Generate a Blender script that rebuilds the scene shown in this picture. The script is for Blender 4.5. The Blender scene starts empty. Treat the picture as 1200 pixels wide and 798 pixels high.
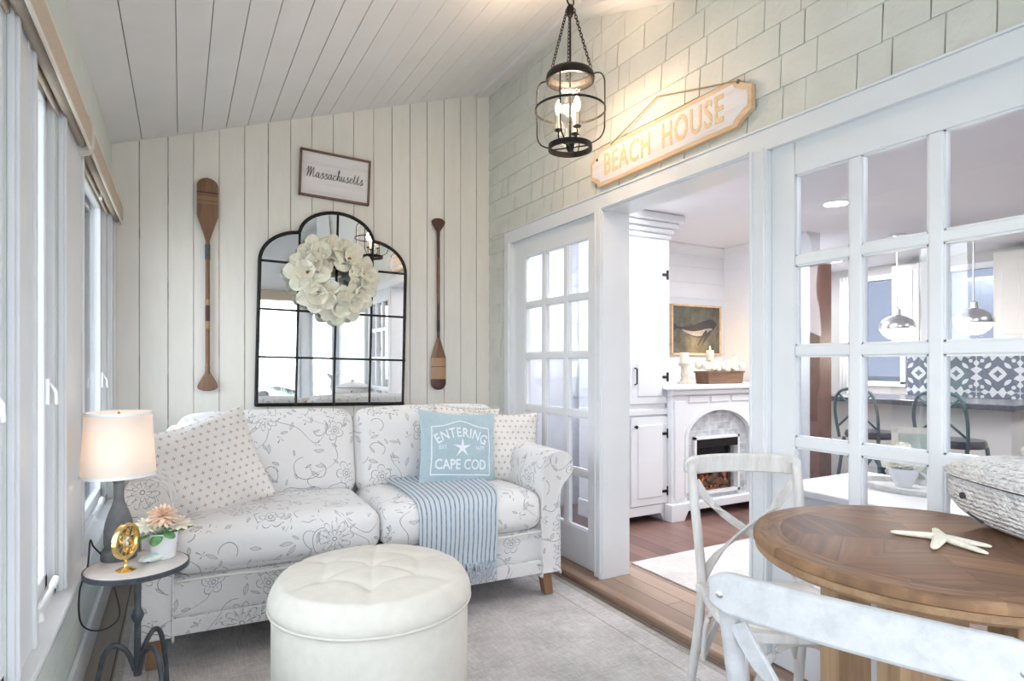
import bpy, bmesh, math, random
from mathutils import Vector, Matrix
R = math.radians
PI = math.pi
C = bpy.context.scene.collection
S = bpy.context.scene
rnd = random.Random(7)

# ------------------------------------------------------------------ camera, world, lights, exposure
TH = math.atan(388 / 707.0)
cam = bpy.data.objects.new('camera', bpy.data.cameras.new('camera'))
C.objects.link(cam)
cam.location = (0, 0, 1.19)
cam.rotation_euler = (R(90), 0, -TH)
cam.data.sensor_width = 36
cam.data.lens = 707 * 36 / 1200.0
cam.data.shift_y = 26 / 1200.0
cam.data.clip_start = 0.02
cam.data.clip_end = 500
S.camera = cam
S.view_settings.view_transform = 'Standard'
S.view_settings.look = 'None'
S.view_settings.gamma = 1
S.view_settings.exposure = 0.93
S.view_settings.use_curve_mapping = False

world = bpy.data.worlds.new('world')
S.world = world
world.use_nodes = True
wn = world.node_tree.nodes
wl = world.node_tree.links
bg = wn['Background']
tcw = wn.new('ShaderNodeTexCoord')
sep = wn.new('ShaderNodeSeparateXYZ')
rmp = wn.new('ShaderNodeValToRGB')
wl.new(tcw.outputs['Generated'], sep.inputs[0])
wl.new(sep.outputs['Z'], rmp.inputs[0])
wl.new(rmp.outputs[0], bg.inputs[0])
rmp.color_ramp.elements[0].position = 0.0
rmp.color_ramp.elements[0].color = (1.0, 0.99, 0.98, 1)
rmp.color_ramp.elements[1].position = 0.7
rmp.color_ramp.elements[1].color = (0.80, 0.90, 1.0, 1)
bg.inputs[1].default_value = 4.0

def area_lamp(name, loc, rot, sx, sy, power, col=(1, 1, 1), portal=False, spread=None):
    d = bpy.data.lights.new(name, 'AREA')
    d.shape = 'RECTANGLE'
    d.size = sx
    d.size_y = sy
    d.energy = power
    d.color = col
    if portal:
        d.cycles.is_portal = True
    if spread:
        d.spread = spread
    o = bpy.data.objects.new(name, d)
    C.objects.link(o)
    o.location = loc
    o.rotation_euler = rot
    return o

def point_lamp(name, loc, power, col, r):
    d = bpy.data.lights.new(name, 'POINT')
    d.energy = power
    d.color = col
    d.shadow_soft_size = r
    o = bpy.data.objects.new(name, d)
    C.objects.link(o)
    o.location = loc
    return o

# sky portals in the window openings
area_lamp('west_window_daylight', (-0.50, 1.5, 1.27), (0, R(-90), 0), 1.62, 5.0, 1, portal=True)
area_lamp('south_window_daylight', (0.85, -1.05, 1.4), (R(90), 0, 0), 2.4, 1.62, 1, portal=True)

# ------------------------------------------------------------------ node expression helper
class X:
    nt = None
    def __init__(s, k): s.k = k
    @staticmethod
    def m(op, a, b=None, c=None, clamp=False):
        n = X.nt.nodes.new('ShaderNodeMath')
        n.operation = op
        n.use_clamp = clamp
        for i, v in enumerate((a, b, c)):
            if v is None: continue
            if isinstance(v, X): X.nt.links.new(v.k, n.inputs[i])
            else: n.inputs[i].default_value = v
        return X(n.outputs[0])
    def __add__(s, o): return X.m('ADD', s, o)
    def __radd__(s, o): return X.m('ADD', o, s)
    def __sub__(s, o): return X.m('SUBTRACT', s, o)
    def __rsub__(s, o): return X.m('SUBTRACT', o, s)
    def __mul__(s, o): return X.m('MULTIPLY', s, o)
    def __rmul__(s, o): return X.m('MULTIPLY', o, s)
    def __truediv__(s, o): return X.m('DIVIDE', s, o)
    def lt(s, o): return X.m('LESS_THAN', s, o)
    def gt(s, o): return X.m('GREATER_THAN', s, o)
    def abs(s): return X.m('ABSOLUTE', s)
    def max(s, o): return X.m('MAXIMUM', s, o)
    def min(s, o): return X.m('MINIMUM', s, o)
    def cos(s): return X.m('COSINE', s)
    def sin(s): return X.m('SINE', s)
    def floor(s): return X.m('FLOOR', s)
    def fract(s): return X.m('FRACT', s)
    def line(s, w, soft=0.5):            # 1 where |s| < w, antialiased
        return X.m('SUBTRACT', 1.0, X.m('DIVIDE', X.m('SUBTRACT', s.abs(), w * (1 - soft)), w * 2 * soft, clamp=True), clamp=True)

def new_mat(name):
    m = bpy.data.materials.new(name)
    m.use_nodes = True
    X.nt = m.node_tree
    return m, m.node_tree.nodes['Principled BSDF']

def nd(kind, **kw):
    n = X.nt.nodes.new(kind)
    for k, v in kw.items():
        setattr(n, k, v)
    return n

def lk(a, b): X.nt.links.new(a.k if isinstance(a, X) else a, b)

def coords(kind='Object'):
    return nd('ShaderNodeTexCoord').outputs[kind]

def mapped(src, scale=(1, 1, 1), rot=(0, 0, 0), loc=(0, 0, 0)):
    n = nd('ShaderNodeMapping')
    n.inputs['Scale'].default_value = scale
    n.inputs['Rotation'].default_value = rot
    n.inputs['Location'].default_value = loc
    lk(src, n.inputs[0])
    return n.outputs[0]

def noise(src, scale, detail=3, rough=0.5, out='Fac'):
    n = nd('ShaderNodeTexNoise')
    n.inputs['Scale'].default_value = scale
    n.inputs['Detail'].default_value = detail
    n.inputs['Roughness'].default_value = rough
    lk(src, n.inputs['Vector'])
    return n.outputs[out]

def ramp(src, stops):
    n = nd('ShaderNodeValToRGB')
    lk(src, n.inputs[0])
    e = n.color_ramp.elements
    while len(e) < len(stops): e.new(0.5)
    for i, (p, c) in enumerate(stops):
        e[i].position = p
        e[i].color = (*c, 1)
    return n.outputs[0]

def mix(f, a, b, mode='MIX'):
    n = nd('ShaderNodeMix', data_type='RGBA', blend_type=mode)
    if isinstance(f, (int, float)): n.inputs[0].default_value = f
    else: lk(f, n.inputs[0])
    for v, i in ((a, 6), (b, 7)):
        if isinstance(v, tuple): n.inputs[i].default_value = (*v, 1)
        else: lk(v, n.inputs[i])
    return n.outputs[2]

def bump(bs, h, strength=0.3, dist=0.01):
    n = nd('ShaderNodeBump')
    n.inputs['Strength'].default_value = strength
    n.inputs['Distance'].default_value = dist
    lk(h, n.inputs['Height'])
    lk(n.outputs[0], bs.inputs['Normal'])

def plain(name, col, rough=0.5, metal=0, var=0.0, scale=8, bmp=0, bscale=60, spec=0.5, sheen=0):
    m, b = new_mat(name)
    b.inputs['Roughness'].default_value = rough
    b.inputs['Metallic'].default_value = metal
    b.inputs['Specular IOR Level'].default_value = spec
    b.inputs['Sheen Weight'].default_value = sheen
    co = coords()
    lo = tuple(c * (1 - var) for c in col)
    hi = tuple(min(1, c * (1 + var)) for c in col)
    lk(ramp(noise(co, scale, 4), [(0.3, lo), (0.7, hi)]), b.inputs['Base Color'])
    if bmp: bump(b, noise(co, bscale, 3), bmp)
    return m

M = {}
M['trim_white'] = plain('white_gloss_paint', (0.745, 0.765, 0.795), 0.35, var=0.02)
M['white'] = plain('white_satin_paint', (0.82, 0.83, 0.85), 0.4, var=0.015)
M['inner_white'] = plain('interior_white_paint', (0.80, 0.82, 0.86), 0.45, var=0.015)
M['inner_ceiling'] = plain('interior_ceiling_paint', (0.80, 0.80, 0.84), 0.7, var=0.01)
M['sage_trim'] = plain('pale_sage_paint', (0.66, 0.72, 0.68), 0.55, var=0.03)
M['black_metal'] = plain('black_iron', (0.025, 0.024, 0.024), 0.5, metal=0.6, var=0.3, scale=30, bmp=0.15)
M['grey_metal'] = plain('slate_grey_iron', (0.07, 0.08, 0.095), 0.5, metal=0.3, var=0.25, scale=40)
M['grey_lamp'] = plain('grey_stained_wood', (0.13, 0.14, 0.155), 0.55, var=0.3, scale=20)
M['chrome'] = plain('brushed_steel', (0.7, 0.71, 0.73), 0.25, metal=1, var=0.04)
M['gold'] = plain('polished_brass', (0.86, 0.62, 0.24), 0.22, metal=1, var=0.12, scale=60)
M['copper'] = plain('copper_ring', (0.75, 0.42, 0.25), 0.35, metal=0.8, var=0.1)
M['ceramic'] = plain('white_ceramic', (0.86, 0.88, 0.9), 0.25, var=0.02)
M['white_plastic'] = plain('white_plastic_handle', (0.85, 0.87, 0.89), 0.35, var=0.02)
M['petal_white'] = plain('cream_petal', (0.96, 0.93, 0.80), 0.75, var=0.06, scale=12, sheen=0.2)
M['petal_peach'] = plain('peach_petal', (0.90, 0.66, 0.50), 0.75, var=0.14, scale=30)
M['petal_cream'] = plain('blush_cream_petal', (0.92, 0.84, 0.74), 0.75, var=0.06, scale=30)
M['seed'] = plain('rust_brown_stamen', (0.42, 0.20, 0.09), 0.8, var=0.3, scale=90)
M['leaf'] = plain('green_leaf', (0.13, 0.33, 0.12), 0.5, var=0.5, scale=22)
M['sage_leaf'] = plain('pale_sage_leaf', (0.50, 0.58, 0.52), 0.7, var=0.2, scale=14)
M['candle'] = plain('ivory_wax', (0.92, 0.84, 0.68), 0.6, var=0.03)
M['starfish'] = plain('bleached_starfish', (0.84, 0.81, 0.68), 0.85, var=0.08, scale=60, bmp=0.5, bscale=260)
M['cork_tan'] = plain('tan_fabric', (0.56, 0.46, 0.36), 0.9, var=0.1, scale=160, bmp=0.3, bscale=300)
M['shade_tan'] = plain('taupe_roller_fabric', (0.45, 0.38, 0.31), 0.95, var=0.1, scale=160, bmp=0.3, bscale=300)
M['cream_plastic'] = plain('cream_plastic', (0.78, 0.74, 0.66), 0.5, var=0.02)
M['dark'] = plain('dark_void', (0.03, 0.03, 0.035), 0.8)
M['ottoman'] = plain('ivory_linen_leather', (0.675, 0.645, 0.575), 0.6, var=0.04, scale=26, bmp=0.15, bscale=220)
M['button'] = plain('ivory_button', (0.66, 0.63, 0.565), 0.6, var=0.03)
M['rope'] = plain('jute_rope', (0.45, 0.32, 0.19), 0.95, var=0.25, scale=200)
M['blue_fabric'] = plain('powder_blue_cotton', (0.40, 0.515, 0.565), 0.95, var=0.06, scale=90, bmp=0.2, bscale=500, sheen=0.2)
M['print_white'] = plain('white_print', (0.78, 0.84, 0.88), 0.9, var=0.04, scale=80)
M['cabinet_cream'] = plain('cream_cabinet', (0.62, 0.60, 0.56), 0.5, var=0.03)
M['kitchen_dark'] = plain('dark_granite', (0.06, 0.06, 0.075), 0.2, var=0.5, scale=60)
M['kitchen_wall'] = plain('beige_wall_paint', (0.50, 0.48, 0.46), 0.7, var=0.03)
M['post_brown'] = plain('brown_stained_post', (0.15, 0.065, 0.045), 0.5, var=0.2, scale=12)
M['teal_dark'] = plain('dark_teal_iron', (0.05, 0.10, 0.12), 0.5, metal=0.3, var=0.2)
M['basket_white'] = plain('whitewashed_wicker_rim', (0.70, 0.69, 0.67), 0.9, var=0.1, scale=50, bmp=0.6, bscale=90)
M['ink'] = plain('charcoal_ink', (0.05, 0.05, 0.06), 0.8)
M['sand'] = plain('dune_sand', (0.58, 0.56, 0.50), 0.95, var=0.2, scale=0.6)
M['sea'] = plain('pale_sea', (0.30, 0.38, 0.44), 0.3, var=0.06, scale=0.05)
M['grass'] = plain('dune_grass', (0.36, 0.40, 0.28), 0.9, var=0.3, scale=3)
M['shrub'] = plain('dark_shrub', (0.10, 0.15, 0.10), 0.9, var=0.5, scale=6)
M['cord'] = plain('black_rubber', (0.02, 0.02, 0.02), 0.5)

def mat_boards(name, hi, lo, crackcol=(0.10, 0.07, 0.055)):
    m, b = new_mat(name)
    co = coords()
    g = noise(mapped(co, (1, 1, 0.2)), 30, 4)
    lk(ramp(g, [(0.3, lo), (0.7, hi)]), b.inputs['Base Color'])
    b.inputs['Roughness'].default_value = 0.6
    bump(b, g, 0.08)
    return m

M['board'] = mat_boards('cream_painted_boards', (0.81, 0.795, 0.745), (0.78, 0.765, 0.715))
M['ceiling'] = plain('white_painted_ceiling_boards', (0.80, 0.785, 0.775), 0.6, var=0.02, scale=5)
M['shingle'] = plain('pale_green_painted_shingles', (0.655, 0.665, 0.62), 0.7, var=0.05, scale=7, bmp=0.3, bscale=40)

def mat_gap(name, a, bcol, sc):
    m, b = new_mat(name)
    co = coords()
    lk(ramp(noise(mapped(co, sc), 1, 3), [(0.42, a), (0.50, bcol)]), b.inputs['Base Color'])
    b.inputs['Roughness'].default_value = 0.9
    return m
M['gap_wall'] = mat_gap('board_gap_filler', (0.10, 0.065, 0.05), (0.55, 0.52, 0.46), (30, 1, 3.5))
M['gap_ceiling'] = mat_gap('ceiling_gap', (0.09, 0.06, 0.05), (0.22, 0.19, 0.18), (6, 0.8, 6))
M['gap_shingle'] = mat_gap('shingle_backing', (0.10, 0.08, 0.06), (0.40, 0.36, 0.28), (6, 6, 4))

def mat_wood(name, c1, c2, c3, axis=0, scale=1.0, rough=0.5, plank=None, uv='Object', planks=None, bm=0.15):
    m, b = new_mat(name)
    co = coords(uv)
    sc = [14 * scale] * 3
    sc[axis] = 1.1 * scale
    if planks:
        # boards 'planks[0]' wide across, 'planks[1]' long; each its own tint and grain offset
        sp = nd('ShaderNodeSeparateXYZ'); lk(co, sp.inputs[0])
        ax = [X(sp.outputs[0]), X(sp.outputs[1]), X(sp.outputs[2])]
        across = ax[planks[2]]; along = ax[axis]
        row = (across / planks[0]).floor()
        off = (row * 0.37).fract() * planks[1]
        seg = ((along + off) / planks[1]).floor()
        idv = row * 7.31 + seg * 3.17
        wn_ = nd('ShaderNodeTexWhiteNoise', noise_dimensions='1D'); lk(idv, wn_.inputs['W'])
        tint = X(wn_.outputs['Value'])
        cb = nd('ShaderNodeCombineXYZ'); lk(tint * 9.0, cb.inputs[0]); lk(tint * 5.0, cb.inputs[1]); lk(tint * 7.0, cb.inputs[2])
        va = nd('ShaderNodeVectorMath', operation='ADD'); lk(co, va.inputs[0]); lk(cb.outputs[0], va.inputs[1])
        src = va.outputs[0]
    else:
        src = co
    g = noise(mapped(src, tuple(sc)), 1.0, 6, 0.6)
    g2 = noise(mapped(src, tuple(s * 5 for s in sc)), 1.0, 3, 0.6)
    col = ramp(g, [(0.3, c1), (0.5, c2), (0.72, c3)])
    col = mix(0.25, col, ramp(g2, [(0.3, c1), (0.7, c3)]))
    if planks:
        col = mix(0.55, col, mix(tint.k, c1, c3))
        fr = (across / planks[0]).fract()
        edge = (fr - 0.5).abs().gt(0.5 - 0.0022 / planks[0])
        fl = ((along + off) / planks[1]).fract()
        edge2 = (fl - 0.5).abs().gt(0.5 - 0.0018 / planks[1])
        col = mix(edge.max(edge2), col, tuple(c * 0.25 for c in c1))
    lk(col, b.inputs['Base Color'])
    b.inputs['Roughness'].default_value = rough
    bump(b, g, bm)
    return m

M['floor_inner'] = mat_wood('red_brown_plank_floor', (0.10, 0.05, 0.045), (0.17, 0.09, 0.075), (0.30, 0.17, 0.14), 1, 1, 0.28, planks=(0.13, 1.6, 0))
M['floor_porch'] = mat_wood('weathered_grey_tan_boards', (0.20, 0.165, 0.14), (0.31, 0.26, 0.225), (0.42, 0.36, 0.31), 1, 1, 0.6, planks=(0.12, 2.0, 0))
M['threshold'] = mat_wood('worn_tan_threshold_boards', (0.23, 0.15, 0.11), (0.33, 0.235, 0.18), (0.45, 0.34, 0.27), 1, 1, 0.45, planks=(0.11, 2.3, 0))
M['nosing'] = mat_wood('tan_oak_nosing', (0.30, 0.19, 0.13), (0.40, 0.27, 0.20), (0.5, 0.36, 0.28), 1, 1, 0.4)
M['foot_wood'] = mat_wood('brown_wood_foot', (0.16, 0.08, 0.04), (0.28, 0.15, 0.08), (0.38, 0.22, 0.12), 2, 1.2, 0.4)
M['paddle'] = mat_wood('varnished_paddle_wood', (0.12, 0.055, 0.03), (0.20, 0.10, 0.055), (0.27, 0.15, 0.085), 2, 1.4, 0.35)
M['paddle_light'] = mat_wood('light_paddle_band', (0.32, 0.19, 0.10), (0.40, 0.25, 0.14), (0.48, 0.32, 0.19), 2, 1.4, 0.4)
M['paddle_mid'] = mat_wood('mid_paddle_band', (0.18, 0.095, 0.055), (0.26, 0.15, 0.085), (0.33, 0.20, 0.115), 2, 1.4, 0.35)
M['paddle_dark'] = mat_wood('dark_maroon_band', (0.05, 0.022, 0.02), (0.08, 0.035, 0.03), (0.11, 0.05, 0.045), 2, 1.4, 0.4)
M['frame_wood'] = mat_wood('dark_walnut_frame', (0.10, 0.055, 0.04), (0.16, 0.09, 0.07), (0.22, 0.13, 0.1), 0, 1.5, 0.5)
M['pale_wood'] = mat_wood('pale_pine_edge', (0.58, 0.38, 0.22), (0.74, 0.53, 0.34), (0.84, 0.66, 0.47), 1, 1.3, 0.6)
M['sign_white'] = mat_wood('whitewashed_sign_board', (0.62, 0.56, 0.53), (0.76, 0.73, 0.74), (0.82, 0.80, 0.81), 1, 2.0, 0.7)
M['sign_letters'] = mat_wood('ochre_stencil_paint', (0.62, 0.42, 0.20), (0.74, 0.54, 0.30), (0.80, 0.66, 0.46), 1, 6.0, 0.7)
M['white_slat'] = mat_wood('whitewashed_panel', (0.66, 0.65, 0.66), (0.78, 0.77, 0.78), (0.84, 0.83, 0.84), 0, 1.5, 0.7)
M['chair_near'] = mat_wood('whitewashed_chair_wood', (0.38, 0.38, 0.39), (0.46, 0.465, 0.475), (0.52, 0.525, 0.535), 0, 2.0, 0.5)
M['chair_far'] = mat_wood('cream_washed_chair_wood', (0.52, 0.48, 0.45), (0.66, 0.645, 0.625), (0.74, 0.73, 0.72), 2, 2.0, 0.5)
M['table_leg'] = mat_wood('reclaimed_pine_post', (0.14, 0.075, 0.04), (0.28, 0.17, 0.09), (0.42, 0.28, 0.16), 2, 1.0, 0.6)
M['table_rim'] = mat_wood('reclaimed_pine_rim', (0.17, 0.09, 0.045), (0.30, 0.18, 0.09), (0.42, 0.28, 0.16), 0, 1.0, 0.5)
M['basket_brown'] = mat_wood('brown_wicker_box', (0.10, 0.05, 0.03), (0.19, 0.10, 0.06), (0.30, 0.18, 0.11), 0, 3.0, 0.7)
M['tabletop_marble'] = plain('pale_whitewashed_top', (0.68, 0.64, 0.62), 0.45, var=0.1, scale=14)
M['console_white'] = plain('white_console_top', (0.80, 0.78, 0.77), 0.4, var=0.05, scale=20)

def mat_tabletop():
    m, b = new_mat('parquet_tabletop')
    co = coords()
    sp = nd('ShaderNodeSeparateXYZ'); lk(co, sp.inputs[0])
    x, y = X(sp.outputs[0]), X(sp.outputs[1])
    ang = X.m('ARCTAN2', y, x)
    sec = ((ang + PI) / (PI / 4)).floor()
    mid = sec * (PI / 4) - PI + PI / 8
    par = X.m('MODULO', sec, 2.0)
    # grain runs parallel to alternating directions, so wedges read as chevrons
    d = mid + (par * 2.0 - 1.0) * 0.9
    ca, sa = d.cos(), d.sin()
    u = x * ca + y * sa
    v = y * ca - x * sa
    row = (v / 0.085).floor()
    wn_ = nd('ShaderNodeTexWhiteNoise', noise_dimensions='1D'); lk(row * 3.7 + sec * 11.3, wn_.inputs['W'])
    t = X(wn_.outputs['Value'])
    cb = nd('ShaderNodeCombineXYZ'); lk(u * 3.0 + t * 8.0, cb.inputs[0]); lk(v * 40.0, cb.inputs[1]); lk(t * 5.0, cb.inputs[2])
    g = noise(cb.outputs[0], 1.0, 5, 0.6)
    col = ramp(g, [(0.3, (0.085, 0.040, 0.020)), (0.5, (0.175, 0.085, 0.042)), (0.72, (0.31, 0.165, 0.085))])
    col = mix(0.5, col, mix(t, (0.085, 0.042, 0.025), (0.32, 0.17, 0.085)))
    r = X.m('SQRT', x * x + y * y)
    ring = r.gt(0.318)
    seg = ((ang + PI) / (PI / 8)).floor()
    w2 = nd('ShaderNodeTexWhiteNoise', noise_dimensions='1D'); lk(seg, w2.inputs['W'])
    cb2 = nd('ShaderNodeCombineXYZ'); lk(r * 60.0, cb2.inputs[0]); lk(ang * 3.0, cb2.inputs[1]); lk(X(w2.outputs[0]) * 9.0, cb2.inputs[2])
    g2 = noise(cb2.outputs[0], 1.0, 5, 0.6)
    rc = ramp(g2, [(0.3, (0.10, 0.05, 0.024)), (0.7, (0.33, 0.185, 0.095))])
    col = mix(ring, col, rc)
    dark = (r - 0.318).line(0.0018)
    fr = ((v / 0.085).fract() - 0.5).abs().gt(0.485)
    fr2 = fr * r.lt(0.318)
    col = mix((dark.max(fr2)) * 0.5, col, (0.07, 0.035, 0.02))
    lk(col, b.inputs['Base Color'])
    b.inputs['Roughness'].default_value = 0.5
    b.inputs['Specular IOR Level'].default_value = 0.3
    bump(b, g, 0.12)
    return m
M['tabletop'] = mat_tabletop()

def mat_floral():
    m, b = new_mat('ivory_floral_linen')
    uv = coords('UV')
    # warp a little so the vines curl
    nw = noise(uv, 5.0, 1, 0.4, 'Color')
    sub = nd('ShaderNodeVectorMath', operation='SUBTRACT'); lk(nw, sub.inputs[0]); sub.inputs[1].default_value = (0.5, 0.5, 0.5)
    scl = nd('ShaderNodeVectorMath', operation='SCALE'); lk(sub.outputs[0], scl.inputs[0]); scl.inputs[3].default_value = 0.06
    add = nd('ShaderNodeVectorMath', operation='ADD'); lk(uv, add.inputs[0]); lk(scl.outputs[0], add.inputs[1])
    wuv = add.outputs[0]
    n2 = X(noise(wuv, 2.3, 0, 0.5))
    sw_ = nd('ShaderNodeSeparateXYZ'); lk(wuv, sw_.inputs[0])
    wx, wy = X(sw_.outputs[0]), X(sw_.outputs[1])
    def vines_(a, b_, pitch, amp, freq, g):
        row = (a / pitch).floor()
        ph = row * 2.4
        off = ((b_ * freq + ph).sin() * amp) + ((b_ * freq * 2.3 + ph * 1.7).sin() * amp * 0.35)
        return (((a / pitch).fract() - 0.5) * pitch + off).line(0.0016) * (b_ * 5.0 + row * 1.9).sin().gt(g)
    vine = vines_(wx, wy, 0.31, 0.075, 17.0, -0.45)
    vine2 = vines_(wy, wx, 0.36, 0.065, 14.0, -0.2)
    def cells(scale, seed, rand=0.85):
        v = nd('ShaderNodeTexVoronoi', voronoi_dimensions='2D', feature='F1')
        v.inputs['Scale'].default_value = scale
        v.inputs['Randomness'].default_value = rand
        src = mapped(wuv, loc=(seed, seed * 0.7, 0))
        lk(src, v.inputs['Vector'])
        sb = nd('ShaderNodeVectorMath', operation='SUBTRACT'); lk(src, sb.inputs[0]); lk(v.outputs['Position'], sb.inputs[1])
        s2 = nd('ShaderNodeSeparateXYZ'); lk(sb.outputs[0], s2.inputs[0])
        sc_ = nd('ShaderNodeSeparateColor'); lk(v.outputs['Color'], sc_.inputs[0])
        return X(s2.outputs[0]), X(s2.outputs[1]), X(sc_.outputs[0]), X(sc_.outputs[1])
    # blossoms
    dx, dy, c1, c2 = cells(3.7, 0.0, 0.85)
    r = X.m('SQRT', dx * dx + dy * dy)
    th = X.m('ARCTAN2', dy, dx) + c1 * 6.28
    rr = X.m('SQRT', (th * 2.5).cos().abs())
    Rr = (rr * 0.55 + 0.45) * (c2 * 0.014 + 0.046)
    b1 = (r - Rr).line(0.0016)
    th2 = th + 0.63
    Rr2 = (X.m('SQRT', (th2 * 3.5).cos().abs()) * 0.6 + 0.35) * 0.024
    b2 = (r - Rr2).line(0.0014)
    veins = (th * 10.0).cos().gt(0.93) * r.gt(0.013) * r.lt(Rr * 0.75)
    b3 = (r - 0.008).line(0.0018)
    gate = c1.gt(0.22)
    R3 = (X.m('SQRT', (th * 5.5).cos().abs()) * 0.62 + 0.38) * (c2 * 0.016 + 0.056)
    m1 = (r - R3).line(0.0016)
    R4 = (X.m('SQRT', (th * 4.5 + 0.8).cos().abs()) * 0.7 + 0.3) * 0.036
    m2 = (r - R4).line(0.0014)
    m3 = (th * 11.0).sin().gt(0.90) * r.gt(0.014) * r.lt(R3 * 0.85)
    mum = (m1.max(m2).max(b3).max(m3 * 0.8))
    kind = c2.gt(0.5)
    bl = ((b1.max(b2).max(b3).max(veins * 0.6)) * (1.0 - kind) + mum * kind) * gate
    hole = r.lt(Rr * (1.0 - kind) + R3 * kind) * gate
    # leaves
    def leaves(scale, seed, L, W, g):
        ex, ey, e1, e2 = cells(scale, seed, 1.0)
        a = e1 * 6.28
        ca, sa = a.cos(), a.sin()
        u = ex * ca + ey * sa
        v = ey * ca - ex * sa
        hgt = X.m('SUBTRACT', 1.0, (u / L) * (u / L)) * W
        ol = (v.abs() - hgt).line(0.0011) * u.abs().lt(L)
        rib = v.line(0.0008) * u.abs().lt(L)
        fill = v.abs().lt(hgt) * ((u * 700.0).sin().gt(0.2)) * 0.45
        return (ol.max(rib).max(fill)) * e2.gt(g)
    l1 = leaves(9.0, 2.3, 0.024, 0.0075, 0.36)
    l2 = leaves(13.0, 5.1, 0.017, 0.0050, 0.42)
    def arcs(scale, seed, rad, g):
        ex, ey, e1, e2 = cells(scale, seed, 1.0)
        r_ = X.m('SQRT', ex * ex + ey * ey)
        t_ = X.m('ARCTAN2', ey, ex)
        tt = ((t_ / (2 * PI)) + e1).fract()
        return (r_ - (rad + tt * rad * 0.7)).line(0.0015) * tt.lt(0.62) * e2.gt(g)
    curl = arcs(5.5, 4.1, 0.030, 0.35).max(arcs(4.1, 9.7, 0.050, 0.45))
    ex, ey, e1, e2 = cells(8.0, 8.8, 1.0)
    r2 = X.m('SQRT', ex * ex + ey * ey)
    t2 = X.m('ARCTAN2', ey, ex) + e1 * 6.28
    sprig = ((t2 * 4.0).cos().gt(0.82)) * r2.lt((t2 * 1.0).cos() * 0.008 + 0.017) * e2.gt(0.62)
    vines = (vine.max(vine2).max(curl)) * (1.0 - hole)
    small = (l1.max(l2).max(sprig)) * (1.0 - hole)
    ink = vines.max(bl).max(small * 0.85)
    wear = X(noise(uv, 30.0, 2)) * 0.5 + 0.50
    col = mix(ink * wear, (0.745, 0.738, 0.735), (0.085, 0.085, 0.125))
    lk(col, b.inputs['Base Color'])
    b.inputs['Roughness'].default_value = 0.9
    b.inputs['Sheen Weight'].default_value = 0.15
    bump(b, noise(coords(), 14, 4), 0.25, 0.02)
    return m
M['floral'] = mat_floral()

def mat_cross():
    m, b = new_mat('white_linen_with_tan_stitched_crosses')
    uv = coords('UV')
    sp = nd('ShaderNodeSeparateXYZ'); lk(uv, sp.inputs[0])
    x, y = X(sp.outputs[0]), X(sp.outputs[1])
    pitch = 0.034
    row = (y / pitch).floor()
    xs = x + X.m('MODULO', row, 2.0) * pitch * 0.5
    fx = ((xs / pitch).fract() - 0.5).abs() * pitch
    fy = ((y / pitch).fract() - 0.5).abs() * pitch
    cr = (fx.lt(0.0016) * fy.lt(0.0085)).max(fy.lt(0.0016) * fx.lt(0.0085))
    col = mix(cr, (0.75, 0.73, 0.71), (0.44, 0.31, 0.22))
    lk(col, b.inputs['Base Color'])
    b.inputs['Roughness'].default_value = 0.95
    bump(b, noise(coords(), 60, 4), 0.25, 0.005)
    return m
M['cross'] = mat_cross()

def mat_throw():
    m, b = new_mat('blue_and_white_ribbed_knit')
    uv = coords('UV')
    sp = nd('ShaderNodeSeparateXYZ'); lk(uv, sp.inputs[0])
    x, y = X(sp.outputs[0]), X(sp.outputs[1])
    n = X(noise(mapped(uv, (1, 0.3, 1)), 120.0, 2))
    f = (x / 0.021).fract()
    s = (f - 0.5).abs().lt(0.15)
    col = mix(s * (n * 0.9 + 0.35), (0.56, 0.62, 0.67), (0.15, 0.19, 0.26))
    lk(col, b.inputs['Base Color'])
    b.inputs['Roughness'].default_value = 0.95
    h = (x * (2 * PI / 0.021)).cos() * -1.0 + (y * 700.0).sin() * 0.25
    bump(b, h, 0.5, 0.003)
    return m
M['throw'] = mat_throw()

def mat_rug(name, a, c, lines=True):
    m, b = new_mat(name)
    co = coords()
    g1 = X(noise(mapped(co, (1, 0.12, 1)), 160, 3, 0.7))
    g2 = X(noise(mapped(co, (0.12, 1, 1)), 160, 3, 0.7))
    g3 = X(noise(co, 5, 4))
    f = g1 * 0.4 + g2 * 0.4 + g3 * 0.35
    lk(ramp(f, [(0.45, a), (0.68, c)]), b.inputs['Base Color'])
    b.inputs['Roughness'].default_value = 0.95
    bump(b, f, 0.4, 0.004)
    return m
M['rug'] = mat_rug('heathered_grey_weave', (0.42, 0.40, 0.395), (0.68, 0.65, 0.64))
M['rug_border'] = mat_rug('taupe_rug_border', (0.32, 0.30, 0.28), (0.52, 0.49, 0.46))
M['rug_white'] = mat_rug('ivory_weave', (0.48, 0.45, 0.44), (0.62, 0.60, 0.60))

def mat_wicker():
    m, b = new_mat('whitewashed_coil_wicker')
    co = coords()
    w = nd('ShaderNodeTexWave', wave_type='BANDS', bands_direction='Z')
    w.inputs['Scale'].default_value = 26
    w.inputs['Distortion'].default_value = 3.5
    w.inputs['Detail'].default_value = 2
    w.inputs['Detail Scale'].default_value = 4
    lk(co, w.inputs[0])
    v = nd('ShaderNodeTexVoronoi'); v.inputs['Scale'].default_value = 110
    lk(mapped(co, (0.6, 0.6, 1.6)), v.inputs['Vector'])
    f = X(w.outputs['Fac']) * 0.5 + X(v.outputs['Distance']) * 0.7
    lk(ramp(f, [(0.08, (0.45, 0.42, 0.40)), (0.22, (0.76, 0.74, 0.73)), (0.45, (0.88, 0.87, 0.86))]), b.inputs['Base Color'])
    b.inputs['Roughness'].default_value = 0.9
    bump(b, f, 0.9, 0.012)
    return m
M['wicker'] = mat_wicker()

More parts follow.
